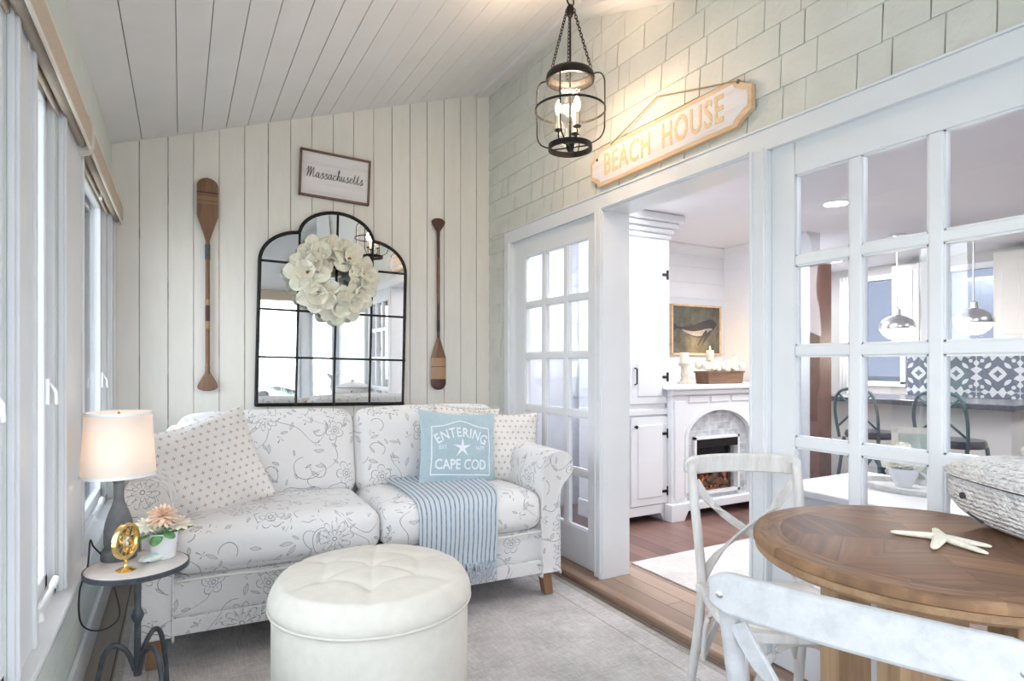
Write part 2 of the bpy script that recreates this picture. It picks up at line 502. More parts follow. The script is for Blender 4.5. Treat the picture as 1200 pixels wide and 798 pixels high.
def mat_glass(name, tint=(0.97, 0.985, 1.0), boost=1.0):
    m = bpy.data.materials.new(name)
    m.use_nodes = True
    X.nt = m.node_tree
    nt = m.node_tree
    nt.nodes.remove(nt.nodes['Principled BSDF'])
    out = nt.nodes['Material Output']
    t = nd('ShaderNodeBsdfTransparent'); t.inputs[0].default_value = (*tint, 1)
    g = nd('ShaderNodeBsdfGlossy'); g.inputs['Roughness'].default_value = 0.0
    f = nd('ShaderNodeFresnel')
    gm = nd('ShaderNodeNewGeometry')          # a thin pane: both faces meet air, so both use the same index
    lk(1.5 - X(gm.outputs['Backfacing']) * (1.5 - 1 / 1.5), f.inputs['IOR'])
    mx = nd('ShaderNodeMixShader')
    ff = X.m('MULTIPLY', X(f.outputs[0]), boost, clamp=True)
    lk(ff, mx.inputs[0]); lk(t.outputs[0], mx.inputs[1]); lk(g.outputs[0], mx.inputs[2])
    lk(mx.outputs[0], out.inputs[0])
    return m
M['glass'] = mat_glass('clear_pane_glass')
M['door_glass'] = mat_glass('wavy_door_glass', (0.93, 0.95, 0.98), 1.5)
def _wavy():
    m = M['door_glass']; X.nt = m.node_tree
    g = [n for n in X.nt.nodes if n.type == 'BSDF_GLOSSY'][0]
    bp = nd('ShaderNodeBump'); bp.inputs['Strength'].default_value = 0.06; bp.inputs['Distance'].default_value = 0.02
    lk(noise(coords(), 4, 1), bp.inputs['Height']); lk(bp.outputs[0], g.inputs['Normal'])
_wavy()
M['screen'] = mat_glass('west_window_glass', (0.95, 0.97, 0.99), 1.0)
def mat_mesh():
    # woven insect screen: open when seen square on, closing up as it is seen edge on
    m = bpy.data.materials.new('insect_screen_mesh'); m.use_nodes = True
    X.nt = m.node_tree; m.node_tree.nodes.remove(m.node_tree.nodes['Principled BSDF'])
    t = nd('ShaderNodeBsdfTransparent'); d = nd('ShaderNodeBsdfDiffuse'); d.inputs[0].default_value = (0.11, 0.135, 0.18, 1)
    lw = nd('ShaderNodeLayerWeight'); lw.inputs[0].default_value = 0.5
    f = X.m('ADD', X.m('POWER', X(lw.outputs['Facing']), 2.5) * 1.25, 0.05, clamp=True)
    mx = nd('ShaderNodeMixShader'); lk(f, mx.inputs[0]); lk(t.outputs[0], mx.inputs[1]); lk(d.outputs[0], mx.inputs[2])
    lk(mx.outputs[0], m.node_tree.nodes['Material Output'].inputs[0])
    return m
M['mesh_screen'] = mat_mesh()
M['jar_glass'] = mat_glass('clear_lantern_glass', (0.995, 0.99, 0.985), 0.35)

def mat_emit(name, col, s):
    m, b = new_mat(name)
    b.inputs['Base Color'].default_value = (*col, 1)
    b.inputs['Emission Color'].default_value = (*col, 1)
    b.inputs['Emission Strength'].default_value = s
    return m
M['bulb'] = mat_emit('lit_candle_bulb', (1.0, 0.84, 0.62), 14)
M['flame'] = mat_emit('small_flame', (1.0, 0.70, 0.30), 6)
M['recessed'] = mat_emit('lit_recessed_lens', (1.0, 0.93, 0.82), 14)
M['kitchen_pane'] = mat_glass('dimming_kitchen_glass', (0.27, 0.29, 0.33), 1.0)  # dark tint put in to dim the bright sky behind the panes
M['globe'] = mat_emit('lit_opal_globe', (0.9, 0.86, 0.78), 0.35)

def mat_shade():
    m, b = new_mat('white_linen_lampshade')
    b.inputs['Base Color'].default_value = (0.9, 0.88, 0.86, 1)
    b.inputs['Roughness'].default_value = 0.9
    nt = m.node_tree
    tr = nd('ShaderNodeBsdfTranslucent'); tr.inputs[0].default_value = (0.95, 0.86, 0.78, 1)
    mx = nd('ShaderNodeMixShader'); mx.inputs[0].default_value = 0.45
    out = nt.nodes['Material Output']
    lk(b.outputs[0], mx.inputs[1]); lk(tr.outputs[0], mx.inputs[2]); lk(mx.outputs[0], out.inputs[0])
    bump(b, noise(mapped(coords(), (1, 1, 6)), 60, 3), 0.2, 0.002)
    return m
M['lampshade'] = mat_shade()

def mat_mirror():
    m, b = new_mat('mirror_silver')
    b.inputs['Base Color'].default_value = (0.90, 0.92, 0.93, 1)
    b.inputs['Metallic'].default_value = 1
    b.inputs['Roughness'].default_value = 0.0
    return m
M['mirror'] = mat_mirror()

def mat_stone():
    m, b = new_mat('grey_brick_marble')
    co = coords('UV')
    br = nd('ShaderNodeTexBrick')
    br.inputs['Scale'].default_value = 1.0
    br.inputs['Brick Width'].default_value = 0.16
    br.inputs['Row Height'].default_value = 0.06
    br.inputs['Mortar Size'].default_value = 0.003
    br.inputs['Color1'].default_value = (0.38, 0.40, 0.44, 1)
    br.inputs['Color2'].default_value = (0.62, 0.64, 0.68, 1)
    br.inputs['Mortar'].default_value = (0.70, 0.71, 0.73, 1)
    lk(co, br.inputs[0])
    lk(mix(0.4, br.outputs[0], ramp(noise(co, 18, 5), [(0.35, (0.3, 0.32, 0.36)), (0.65, (0.78, 0.79, 0.82))])), b.inputs['Base Color'])
    b.inputs['Roughness'].default_value = 0.5
    return m
M['stone'] = mat_stone()

def mat_fire():
    m, b = new_mat('firebox_glow')
    co = coords('UV')
    sp = nd('ShaderNodeSeparateXYZ'); lk(co, sp.inputs[0])
    b.inputs['Base Color'].default_value = (0.02, 0.02, 0.025, 1)
    n = X(noise(mapped(co, (1.5, 1, 1)), 14, 4))
    low = X.m('SUBTRACT', 0.36, X(sp.outputs[1]), clamp=True) * 6.0
    f = X.m('MULTIPLY', (n - 0.48).max(0.0) * 6.0, low, clamp=True)
    lk(ramp(f, [(0.0, (0.0, 0.0, 0.0)), (0.5, (0.9, 0.2, 0.05)), (1, (1, 0.6, 0.25))]), b.inputs['Emission Color'])
    b.inputs['Emission Strength'].default_value = 0.3
    b.inputs['Roughness'].default_value = 0.2
    return m
M['fire'] = mat_fire()

def mat_tiles():
    m, b = new_mat('black_and_white_patterned_tile')
    co = coords('UV')
    sp = nd('ShaderNodeSeparateXYZ'); lk(co, sp.inputs[0])
    x, y = X(sp.outputs[0]), X(sp.outputs[1])
    p = 0.36
    fx = (x / p).fract() - 0.5
    fy = (y / p).fract() - 0.5
    r = X.m('SQRT', fx * fx + fy * fy)
    th = X.m('ARCTAN2', fy, fx)
    k = (th * 8.0).cos() * 0.5 + (r * 32.0).cos() * 0.6 + (th * 4.0).cos() * 0.3
    lk(mix(k.gt(0.15), (0.10, 0.12, 0.16), (0.58, 0.60, 0.62)), b.inputs['Base Color'])
    b.inputs['Roughness'].default_value = 0.25
    return m
M['tile'] = mat_tiles()

def mat_canvas():
    m, b = new_mat('mossy_grey_canvas')
    co = coords()
    lk(ramp(noise(co, 7, 6, 0.7), [(0.3, (0.06, 0.066, 0.06)), (0.5, (0.115, 0.12, 0.105)), (0.7, (0.18, 0.185, 0.16))]), b.inputs['Base Color'])
    b.inputs['Roughness'].default_value = 0.85
    return m
M['canvas'] = mat_canvas()

# ------------------------------------------------------------------ mesh helpers
class MB:
    def __init__(s): s.v = []; s.f = []; s.uv = []
    def add(s, vs, fs, uvs=None):
        o = len(s.v)
        s.v += [tuple(p) for p in vs]
        for i, f in enumerate(fs):
            s.f.append(tuple(o + k for k in f))
            s.uv.append(uvs[i] if uvs else None)
    def box(s, x0, x1, y0, y1, z0, z1, mt=None):
        vs = [(x, y, z) for x in (x0, x1) for y in (y0, y1) for z in (z0, z1)]
        if mt is not None: vs = [tuple(mt @ Vector(p)) for p in vs]
        s.add(vs, [(0, 1, 3, 2), (4, 6, 7, 5), (0, 4, 5, 1), (2, 3, 7, 6), (0, 2, 6, 4), (1, 5, 7, 3)])
        return s
    def tube(s, path, r, n=8, closed=False, flat=1.0, up=None, cap=True):
        P = [Vector(p) for p in path]
        m = len(P)
        rs = r if isinstance(r, (list, tuple)) else [r] * m
        nrm = None
        rings = []
        for i in range(m):
            a = P[(i - 1) % m] if (closed or i > 0) else P[i]
            b_ = P[(i + 1) % m] if (closed or i < m - 1) else P[i]
            t = (b_ - a).normalized()
            if up is not None:
                nrm = Vector(up) - t * Vector(up).dot(t)
            elif nrm is None:
                u0 = Vector((0, 0, 1)) if abs(t.z) < 0.9 else Vector((1, 0, 0))
                nrm = u0 - t * u0.dot(t)
            else:
                nrm = nrm - t * nrm.dot(t)
            nrm.normalize()
            bi = t.cross(nrm)
            rings.append([P[i] + nrm * math.cos(2 * PI * k / n) * rs[i] + bi * math.sin(2 * PI * k / n) * rs[i] * flat for k in range(n)])
        vs = [p for rg in rings for p in rg]
        fs = []
        for i in range(m if closed else m - 1):
            j = (i + 1) % m
            for k in range(n):
                l = (k + 1) % n
                fs.append((i * n + k, i * n + l, j * n + l, j * n + k))
        if not closed and cap:
            fs.append(tuple(range(n))[::-1])
            fs.append(tuple((m - 1) * n + k for k in range(n)))
        s.add(vs, fs)
        return s
    def bar(s, path, w, t, up):
        """rectangular section bar: w along 'up', t across"""
        P = [Vector(p) for p in path]
        m = len(P)
        U0 = Vector(up)
        vs = []
        for i in range(m):
            a = P[max(i - 1, 0)]; b_ = P[min(i + 1, m - 1)]
            tt = (b_ - a).normalized()
            u = (U0 - tt * U0.dot(tt)).normalized()
            v = tt.cross(u)
            wi = w[i] if isinstance(w, (list, tuple)) else w
            for su, sv in ((-1, -1), (1, -1), (1, 1), (-1, 1)):
                vs.append(P[i] + u * su * wi / 2 + v * sv * t / 2)
        fs = []
        for i in range(m - 1):
            for k in range(4):
                l = (k + 1) % 4
                fs.append((i * 4 + k, i * 4 + l, i * 4 + 4 + l, i * 4 + 4 + k))
        fs.append((3, 2, 1, 0)); fs.append(tuple((m - 1) * 4 + k for k in range(4)))
        s.add(vs, fs)
        return s
    def lathe(s, prof, c=(0, 0, 0), n=32, mt=None, close=False):
        vs = []
        for r, z in prof:
            for k in range(n):
                a = 2 * PI * k / n
                p = Vector((r * math.cos(a), r * math.sin(a), z))
                if mt is not None: p = mt @ p
                vs.append((p.x + c[0], p.y + c[1], p.z + c[2]))
        fs = []
        m = len(prof)
        for i in range(m if close else m - 1):
            j = (i + 1) % m
            for k in range(n):
                l = (k + 1) % n
                fs.append((i * n + k, i * n + l, j * n + l, j * n + k))
        if not close:
            if prof[0][0] > 1e-6: fs.append(tuple(range(n))[::-1])
            if prof[-1][0] > 1e-6: fs.append(tuple((m - 1) * n + k for k in range(n)))
        s.add(vs, fs)
        return s
    def prism(s, poly, a0, a1, plane='XZ', mt=None):
        """poly in plane, extruded along remaining axis from a0 to a1"""
        def P(u, v, w):
            if plane == 'XZ': p = Vector((u, w, v))
            elif plane == 'YZ': p = Vector((w, u, v))
            else: p = Vector((u, v, w))
            return tuple(mt @ p) if mt is not None else tuple(p)
        n = len(poly)
        vs = [P(u, v, a0) for u, v in poly] + [P(u, v, a1) for u, v in poly]
        fs = [tuple(range(n))[::-1], tuple(range(n, 2 * n))]
        for k in range(n):
            l = (k + 1) % n
            fs.append((k, l, n + l, n + k))
        s.add(vs, fs)
        return s
    def build(s, name, mat, parent=None, smooth=False, bevel=0, uvmode='box', seg=2, fix=True):
        me = bpy.data.meshes.new(name)
        me.from_pydata(s.v, [], s.f)
        bm = bmesh.new(); bm.from_mesh(me)
        bmesh.ops.remove_doubles(bm, verts=bm.verts, dist=1e-6)
        if fix: bmesh.ops.recalc_face_normals(bm, faces=bm.faces)
        bm.to_mesh(me); bm.free()
        uvl = me.uv_layers.new(name='UVMap')
        for p in me.polygons:
            nx, ny, nz = abs(p.normal.x), abs(p.normal.y), abs(p.normal.z)
            for li in p.loop_indices:
                c = me.vertices[me.loops[li].vertex_index].co
                if nz >= nx and nz >= ny: q = (c.x, c.y)
                elif ny >= nx: q = (c.x, c.z)
                else: q = (c.y, c.z)
                uvl.data[li].uv = q
        me.materials.append(mat if not isinstance(mat, str) else M[mat])
        if smooth:
            me.polygons.foreach_set('use_smooth', [True] * len(me.polygons))
            if smooth is not True:
                me.set_sharp_from_angle(angle=R(smooth))
        o = bpy.data.objects.new(name, me)
        C.objects.link(o)
        if parent is not None: o.parent = parent
        if bevel:
            md = o.modifiers.new('bevel', 'BEVEL')
            md.width = bevel; md.segments = seg; md.limit_method = 'ANGLE'; md.angle_limit = R(40)
        return o

def tag(o, label=None, cat=None, group=None, kind=None):
    if label: o['label'] = label
    if cat: o['category'] = cat
    if group: o['group'] = group
    if kind: o['kind'] = kind
    return o

def struct(o): o['kind'] = 'structure'; return o

def empty(name, loc, rz=0, label=None, cat=None, group=None, rot=None):
    o = bpy.data.objects.new(name, None)
    C.objects.link(o)
    o.location = loc
    o.rotation_euler = rot if rot else (0, 0, rz)
    o.empty_display_size = 0.05
    return tag(o, label, cat, group)

def copy_tree(o, parent=None):
    c = o.copy(); C.objects.link(c)
    if parent is not None: c.parent = parent
    for ch in list(o.children): copy_tree(ch, c)
    return c

def cr(points, n=6, closed=False):
    """Catmull-Rom through points (2D or 3D tuples)"""
    P = [Vector(p) for p in points]
    out = []
    m = len(P)
    for i in range(m if closed else m - 1):
        p0 = P[(i - 1) % m] if closed or i > 0 else P[0]
        p1 = P[i]; p2 = P[(i + 1) % m]
        p3 = P[(i + 2) % m] if closed or i + 2 < m else P[-1]
        for k in range(n):
            t = k / n
            out.append(0.5 * ((2 * p1) + (-p0 + p2) * t + (2 * p0 - 5 * p1 + 4 * p2 - p3) * t * t + (-p0 + 3 * p1 - 3 * p2 + p3) * t ** 3))
    if not closed: out.append(P[-1])
    return [tuple(p) for p in out]

def softbox(mb, w, d, h, r, bulge=(0, 0, 0), n=14, mt=None):
    """rounded box centred at origin, bulging faces"""
    half = Vector((w / 2, d / 2, h / 2))
    bm = bmesh.new()
    bmesh.ops.create_cube(bm, size=2)
    bmesh.ops.subdivide_edges(bm, edges=bm.edges, cuts=n, use_grid_fill=True)
    vs = []
    for v in bm.verts:
        # warp sampling so there are points near the edges
        p = Vector([math.sin(c * PI / 2) if abs(c) < 1 else c for c in v.co])
        q = Vector((p.x * half.x, p.y * half.y, p.z * half.z))
        inner = Vector([max(-half[i] + r, min(half[i] - r, q[i])) for i in range(3)])
        dd = q - inner
        if dd.length > 1e-9: q = inner + dd.normalized() * r
        q.x += bulge[0] * (1 if v.co.x > 0 else -1) * abs(p.x) ** 2 * (1 - p.y ** 2) * (1 - p.z ** 2)
        q.y += bulge[1] * (1 if v.co.y > 0 else -1) * abs(p.y) ** 2 * (1 - p.x ** 2) * (1 - p.z ** 2)
        q.z += bulge[2] * (1 if v.co.z > 0 else -1) * abs(p.z) ** 2 * (1 - p.x ** 4) * (1 - p.y ** 4)
        vs.append(tuple(mt @ q) if mt is not None else tuple(q))
    bm.verts.index_update()
    fs = [tuple(v.index for v in f.verts) for f in bm.faces]
    bm.free()
    mb.add(vs, fs)
    return mb

def text_mesh(txt, size, extrude=0.002, spacing=1.0, bold=0.0, sx=1.0):
    """returns (verts, faces) of text in XY plane centred at origin"""
    cu = bpy.data.curves.new('txt', 'FONT')
    cu.body = txt; cu.size = size; cu.align_x = 'CENTER'; cu.align_y = 'CENTER'
    cu.extrude = extrude; cu.space_character = spacing; cu.offset = bold
    cu.resolution_u = 4
    ob = bpy.data.objects.new('txt', cu)
    C.objects.link(ob)
    dg = bpy.context.evaluated_depsgraph_get(); dg.update()
    me = bpy.data.meshes.new_from_object(ob.evaluated_get(dg))
    vs = [(v.co.x * sx, v.co.y, v.co.z) for v in me.vertices]
    fs = [tuple(p.vertices) for p in me.polygons]
    bpy.data.objects.remove(ob); bpy.data.curves.remove(cu); bpy.data.meshes.remove(me)
    return vs, fs

# ------------------------------------------------------------------ STRUCTURE
PF = -0.035           # porch floor height; the house floor is z = 0
XW, XE, YN, YS = -0.345, 2.05, 4.09, -0.9
CK = 0.335            # ceiling slope
def cz(x): return 2.43 + CK * (x - XW)

# outside
struct(tag(MB().box(-60, -0.55, -60, 60, -0.8, -0.6).build('trim_2', 'sand')))['label'] = 'pale ground outside the porch windows'
struct(MB().box(-0.55, 14, -14, -1.1, -0.8, -0.6).build('trim_3', 'sand'))
struct(MB().box(-60, 120, -400, -14.0, -1.4, -1.2).build('trim_4', 'sea'))
g = MB()
for i in range(1500):
    x = rnd.uniform(-2, 9); y = rnd.uniform(-12, -3.2); h = rnd.uniform(0.8, 1.45)
    dx, dy = rnd.uniform(-0.25, 0.25), rnd.uniform(-0.1, 0.1)
    w = rnd.uniform(0.010, 0.02)
    g.add([(x, y, -0.6), (x + w, y, -0.6), (x + dx * 0.4 + w * 0.7, y + dy, -0.6 + h * 0.6), (x + dx * 0.4, y + dy, -0.6 + h * 0.6), (x + dx, y + dy * 2, -0.6 + h)],
          [(0, 1, 2, 3), (3, 2, 4)])
tag(g.build('dune_grass', 'grass', fix=False), 'tall pale dune grass outside the far porch window', 'grass', kind='stuff')
def blob(mb, c, rx, ry, rz, seed=0, n=16, k=0.12):
    rr = random.Random(seed)
    ph = [rr.uniform(0, 6) for _ in range(6)]
    vs = []
    for i in range(n + 1):
        a = PI * i / n
        for j in range(2 * n):
            b_ = PI * j / n
            q = 1 + k * (math.sin(3 * a + ph[0] + 2 * b_) + math.sin(5 * b_ + ph[1]) * math.sin(a) * 0.7 + 0.5 * math.sin(9 * b_ + 7 * a + ph[2]) * math.sin(a))
            vs.append((c[0] + rx * q * math.sin(a) * math.cos(b_), c[1] + ry * q * math.sin(a) * math.sin(b_), c[2] + rz * q * math.cos(a)))
    fs = []
    for i in range(n):
        for j in range(2 * n):
            l = (j + 1) % (2 * n)
            fs.append((i * 2 * n + j, (i + 1) * 2 * n + j, (i + 1) * 2 * n + l, i * 2 * n + l))
    mb.add(vs, fs)
    return mb
for i, (x, y, s_, lb) in enumerate([(-9, 6, 1.5, 'rounded dark shrub outside, nearest the left porch windows'), (-14, 0.0, 1.9, 'broad dark shrub outside beyond the left porch windows'),
                                (-12, 13, 2.2, 'tallest dark shrub in the row outside the left windows'), (-14, -7, 1.8, 'dark shrub outside the left windows, farthest back')]):
    tag(blob(MB(), (x, y, -0.6 + s_ * 0.55), s_ * 1.1, s_ * 1.4, s_ * 0.7, i, k=0.16).build('shrub', 'shrub', smooth=True), lb, 'shrub', 'shrubs outside the left windows')

# porch floor + raised wood edge of the house floor
struct(MB().box(XW - 0.13, 1.945, YS - 0.15, YN + 0.1, PF - 0.1, PF - 0.009).build('floor', 'floor_porch'))
struct(MB().box(1.985, 2.36, YS - 0.15, YN, -0.12, 0.0).build('trim_5', 'threshold'))
nos = MB(); nos.prism([(1.945, PF), (1.938, -0.026), (1.936, -0.014), (1.941, -0.004), (1.952, 0.0), (1.986, 0.0), (1.986, -0.12), (1.945, -0.12)], YS, YN, 'XZ')
struct(nos.build('trim_6', 'nosing', smooth=40))
struct(MB().box(2.36, 7.3, -1.7, 5.2, -0.12, 0.0).build('floor_1', 'floor_inner'))

# back wall: vertical tongue-and-groove boards
gaps = [-0.211, -0.066, 0.067, 0.205, 0.348, 0.484, 0.62, 0.752, 0.889, 1.024, 1.161, 1.291, 1.421, 1.549, 1.68, 1.812, 1.941]
wb = MB()
edges = [XW - 0.13] + gaps + [2.19]
for i in range(len(edges) - 1):
    g0 = rnd.uniform(0.0012, 0.0024)
    a, b_ = edges[i] + (g0 if i else 0), edges[i + 1] - (g0 if i < len(edges) - 2 else 0)
    wb.prism([(a, PF - 0.1), (b_, PF - 0.1), (b_, cz(b_) + 0.05), (a, cz(a) + 0.05)], YN, YN + 0.02, 'XZ')
wall_back = struct(wb.build('wall_back', 'board'))
bk = MB(); bk.prism([(XW - 0.13, PF - 0.1), (2.19, PF - 0.1), (2.19, cz(2.19) + 0.05), (XW - 0.13, cz(XW - 0.13) + 0.05)], YN + 0.014, YN + 0.12, 'XZ')
struct(bk.build('gap_backing', 'gap_wall', parent=wall_back))

# ceiling boards running away from the viewer
cg = [-0.197, -0.017, 0.111, 0.243, 0.366, 0.492, 0.621, 0.745, 0.861, 0.985, 1.11, 1.235, 1.36, 1.485, 1.61, 1.735, 1.862]
cb_ = MB()
edges = [XW - 0.13] + cg + [2.19]
for i in range(len(edges) - 1):
    g0 = rnd.uniform(0.0013, 0.0026) if i < 9 else rnd.uniform(0.0002, 0.0012)
    a, b_ = edges[i] + (g0 if i else 0), edges[i + 1] - (g0 if i < len(edges) - 2 else 0)
    cb_.prism([(a, cz(a)), (b_, cz(b_)), (b_, cz(b_) + 0.02), (a, cz(a) + 0.02)], YS - 0.15, YN + 0.02, 'XZ')
ceil = struct(cb_.build('ceiling', 'ceiling'))
bk = MB(); a, b_ = XW - 0.13, 2.19
bk.prism([(a, cz(a) + 0.014), (b_, cz(b_) + 0.014), (b_, cz(b_) + 0.1), (a, cz(a) + 0.1)], YS - 0.15, YN + 0.12, 'XZ')
struct(bk.build('gap_backing', 'gap_ceiling', parent=ceil))
# lower ceiling slope toward the viewer, meeting the shingles along a dark edge
lc = MB()
def hz(y): return 3.17 + 0.382 * (y - 2.845)
for (y0, y1) in ((0.2, 2.90),):
    x0 = 1.52
    lc.add([(x0, y0, min(hz(y0), cz(x0))), (XE, y0, hz(y0)), (XE, y1, hz(y1)), (1.98, y1, cz(1.98)),
            (x0, y0, cz(x0) + 0.01), (XE, y0, cz(XE) + 0.01), (XE, y1, cz(XE) + 0.01), (1.98, y1, cz(1.98) + 0.01)],
           [(0, 1, 2, 3), (4, 7, 6, 5), (0, 4, 5, 1), (1, 5, 6, 2), (2, 6, 7, 3), (3, 7, 4, 0)])
struct(lc.build('trim_7', 'ceiling'))
# trim board between ceiling and shingles
tb = MB(); tb.prism([(1.93, cz(1.93) - 0.0), (2.05, cz(2.05) - 0.0), (2.05, cz(2.05) - 0.028), (1.93, cz(1.93) - 0.026)], 2.85, YN, 'XZ')
struct(tb.build('trim_8', 'ceiling'))

# right wall core with two door openings and the passage
WR0, WR1 = 2.055, 2.19
rw = MB()
def wallbox(y0, y1, z0, z1): rw.box(WR0, WR1, y0, y1, z0, z1)
wallbox(3.67, YN + 0.1, 0, 2.03)
wallbox(2.672, 2.735, 0, 2.03)
wallbox(1.60, 1.676, 0, 2.03)
wallbox(YS - 0.15, 0.66, 0, 2.03)
wallbox(YS - 0.15, YN + 0.1, 2.035, 3.35)
wall_right = struct(rw.build('wall_right', 'inner_white'))
struct(MB().box(WR0 - 0.003, WR0, YS, YN, 2.10, 3.3).box(WR0 - 0.003, WR0, 3.80, YN, 0, 2.10).build('gap_backing', 'gap_shingle', wall_right))
sh = MB()
exp = 0.128
rr = random.Random(12)
k = 0
def shingles(y0, y1, zlo, zhi):
    n0 = math.floor((zlo - 2.13) / exp)
    for c_ in range(n0, 40):
        zb = 2.13 + exp * c_
        if zb > zhi: break
        y = y0
        while y < y1:
            w = rr.choice((0.09, 0.12, 0.15, 0.17, 0.2, 0.24)) * rr.uniform(0.85, 1.1)
            ye = min(y + w, y1)
            gp = rr.choice((0.0003, 0.001, 0.0020, 0.0030, 0.0034))
            zl = max(zb + rr.uniform(-0.002, 0.002), zlo)
            zt = min(zb + exp + 0.004, zhi)
            if zt - zl > 0.01:
                xo = WR0 - 0.011 - rr.uniform(0, 0.004)
                sh.add([(xo, y + gp, zl), (xo, ye - gp, zl), (WR0 - 0.005, ye - gp, zt), (WR0 - 0.005, y + gp, zt),
                        (WR0, y + gp, zl), (WR0, ye - gp, zl), (WR0, ye - gp, zt), (WR0, y + gp, zt)],
                       [(0, 3, 2, 1), (4, 5, 6, 7), (0, 1, 5, 4), (1, 2, 6, 5), (2, 3, 7, 6), (3, 0, 4, 7)])
            y = ye
shingles(YS, YN, 2.10, 3.24)
shingles(3.79, YN, 0.0, 2.10)
struct(sh.build('wall_right.001', 'shingle'))

# casings
cs = MB()
def casing(y0, y1, z0, z1, x0=2.022, x1=2.06): cs.box(x0, x1, y0, y1, z0, z1)
casing(YS, 3.80, 2.03, 2.112)
casing(3.715, 3.80, 0, 2.03)
casing(2.664, 2.735, 0, 2.03)
casing(1.60, 1.684, 0, 2.03)
casing(0.57, 0.655, 0, 2.03)
casing(YS, 0.57, 0, 2.03, 2.035)
casing(YS, 3.81, 2.112, 2.122, 2.015)
# raised bead round the passage and the fixed doors
for y in (2.676, 1.672, 3.735, 0.635): casing(y - 0.006, y + 0.006, 0, 2.04, 2.014)
for y in (2.722, 1.616): casing(y - 0.004, y + 0.004, 0, 2.04, 2.017)
casing(1.684, 2.664, 2.034, 2.046, 2.014)
struct(cs.build('trim_1', 'trim_white', bevel=0.003))
# passage jambs and head
jb = MB()
jb.box(2.03, 2.215, 2.660, 2.672, 0, 2.03)
jb.box(2.03, 2.215, 1.676, 1.688, 0, 2.03)
jb.box(2.03, 2.215, 1.676, 2.672, 2.024, 2.036)
struct(jb.build('trim_9', 'trim_white', bevel=0.002))
# inner face of the wall inside the house
iw = MB()
for a in ((3.67, 5.2, 0, 2.36), (2.672, 2.735, 0, 2.36), (1.60, 1.676, 0, 2.36), (-1.7, 0.66, 0, 2.36), (0.66, 1.6, 2.03, 2.36), (1.676, 2.672, 2.036, 2.36), (2.735, 3.67, 2.03, 2.36)):
    iw.box(2.19, 2.20, *a)
struct(iw.build('wall_right.002', 'inner_white'))
# baseboard along right wall of porch
struct(MB().box(2.03, 2.055, 3.80, YN, 0, 0.12).build('baseboard_right', 'trim_white', bevel=0.004))

# fixed french door panels
def french(name, y0, y1, glass_y0, pitch, pw):
    fr = MB()
    xa, xb = 2.05, 2.092
    zr = [(1.906, 1.597), (1.561, 1.255), (1.216, 0.907), (0.868, 0.561), (0.524, 0.218)]
    gy = [(glass_y0 + pitch * i, glass_y0 + pitch * i + pw) for i in range(3)]
    ylo, yhi = gy[0][0], gy[-1][1]
    fr.box(xa, xb, y0, ylo, 0.005, 2.03)
    fr.box(xa, xb, yhi, y1, 0.005, 2.03)
    fr.box(xa, xb, ylo, yhi, 1.906, 2.03)
    fr.box(xa, xb, ylo, yhi, 0.005, 0.218)
    d = struct(fr.build(name, 'trim_white', bevel=0.003))
    mu = MB()
    for i in range(2): mu.box(xa + 0.002, xb - 0.002, gy[i][1], gy[i + 1][0], 0.218, 1.906)
    for i in range(4): mu.box(xa + 0.003, xb - 0.003, ylo, yhi, zr[i + 1][0], zr[i][1])
    struct(mu.build('glazing_bars', 'trim_white', d, bevel=0.005))
    bead = MB()
    for (a, b_) in gy:
        for (t_, u_) in zr:
            for q in ((a, a + 0.006, u_, t_), (b_ - 0.006, b_, u_, t_), (a, b_, u_, u_ + 0.006), (a, b_, t_ - 0.006, t_)):
                bead.box(xa + 0.009, xb - 0.009, *q)
    struct(bead.build('glazing_bead', 'trim_white', d))
    for (a, b_) in gy:
        for (t_, u_) in zr:
            struct(MB().box(2.069, 2.073, a + 0.001, b_ - 0.001, u_ + 0.001, t_ - 0.001).build('pane', 'door_glass', d))
    return d
french('door_1', 2.735, 3.67, 2.829, 0.2555, 0.213)
french('door_2', 0.655, 1.60, 0.775, 0.2555, 0.213)

# left wall (windows) ------------------------------------------------
SILL = 0.46
openW = [(-0.75, 0.0), (0.16, 0.86), (1.02, 1.74), (1.965, 2.385), (3.0, 3.86)]
lw = MB()
XO = XW - 0.13
lw.box(XO, XW, YS - 0.15, YN + 0.1, PF - 0.1, 0.445)
lw.box(XO, XW, YS - 0.15, YN + 0.1, 2.07, 2.47)
prev = YS - 0.15
for (a, b_) in openW:
    lw.box(XO, XW, prev, a, 0.445, 2.07); prev = b_
lw.box(XO, XW, prev, YN + 0.1, 0.445, 2.07)
struct(lw.build('wall_left', 'sage_trim'))
# board grooves under the sill, baseboard
lb = MB()
for z0, z1 in ((0.135, 0.235), (0.24, 0.34), (0.345, 0.435)):
    lb.box(XW - 0.001, XW + 0.008, YS, YN, z0, z1)
struct(lb.build('trim_10', 'sage_trim', bevel=0.002))
struct(MB().box(XW, XW + 0.016, YS, YN, PF, 0.10).build('baseboard_left', 'trim_white', bevel=0.004))
# sill
sl = MB(); sl.box(XO, -0.298, YS, YN - 0.002, 0.44, SILL); sl.box(XW, XW + 0.02, YS, YN - 0.002, 0.39, 0.44)
struct(sl.build('trim_11', 'trim_white', bevel=0.006))
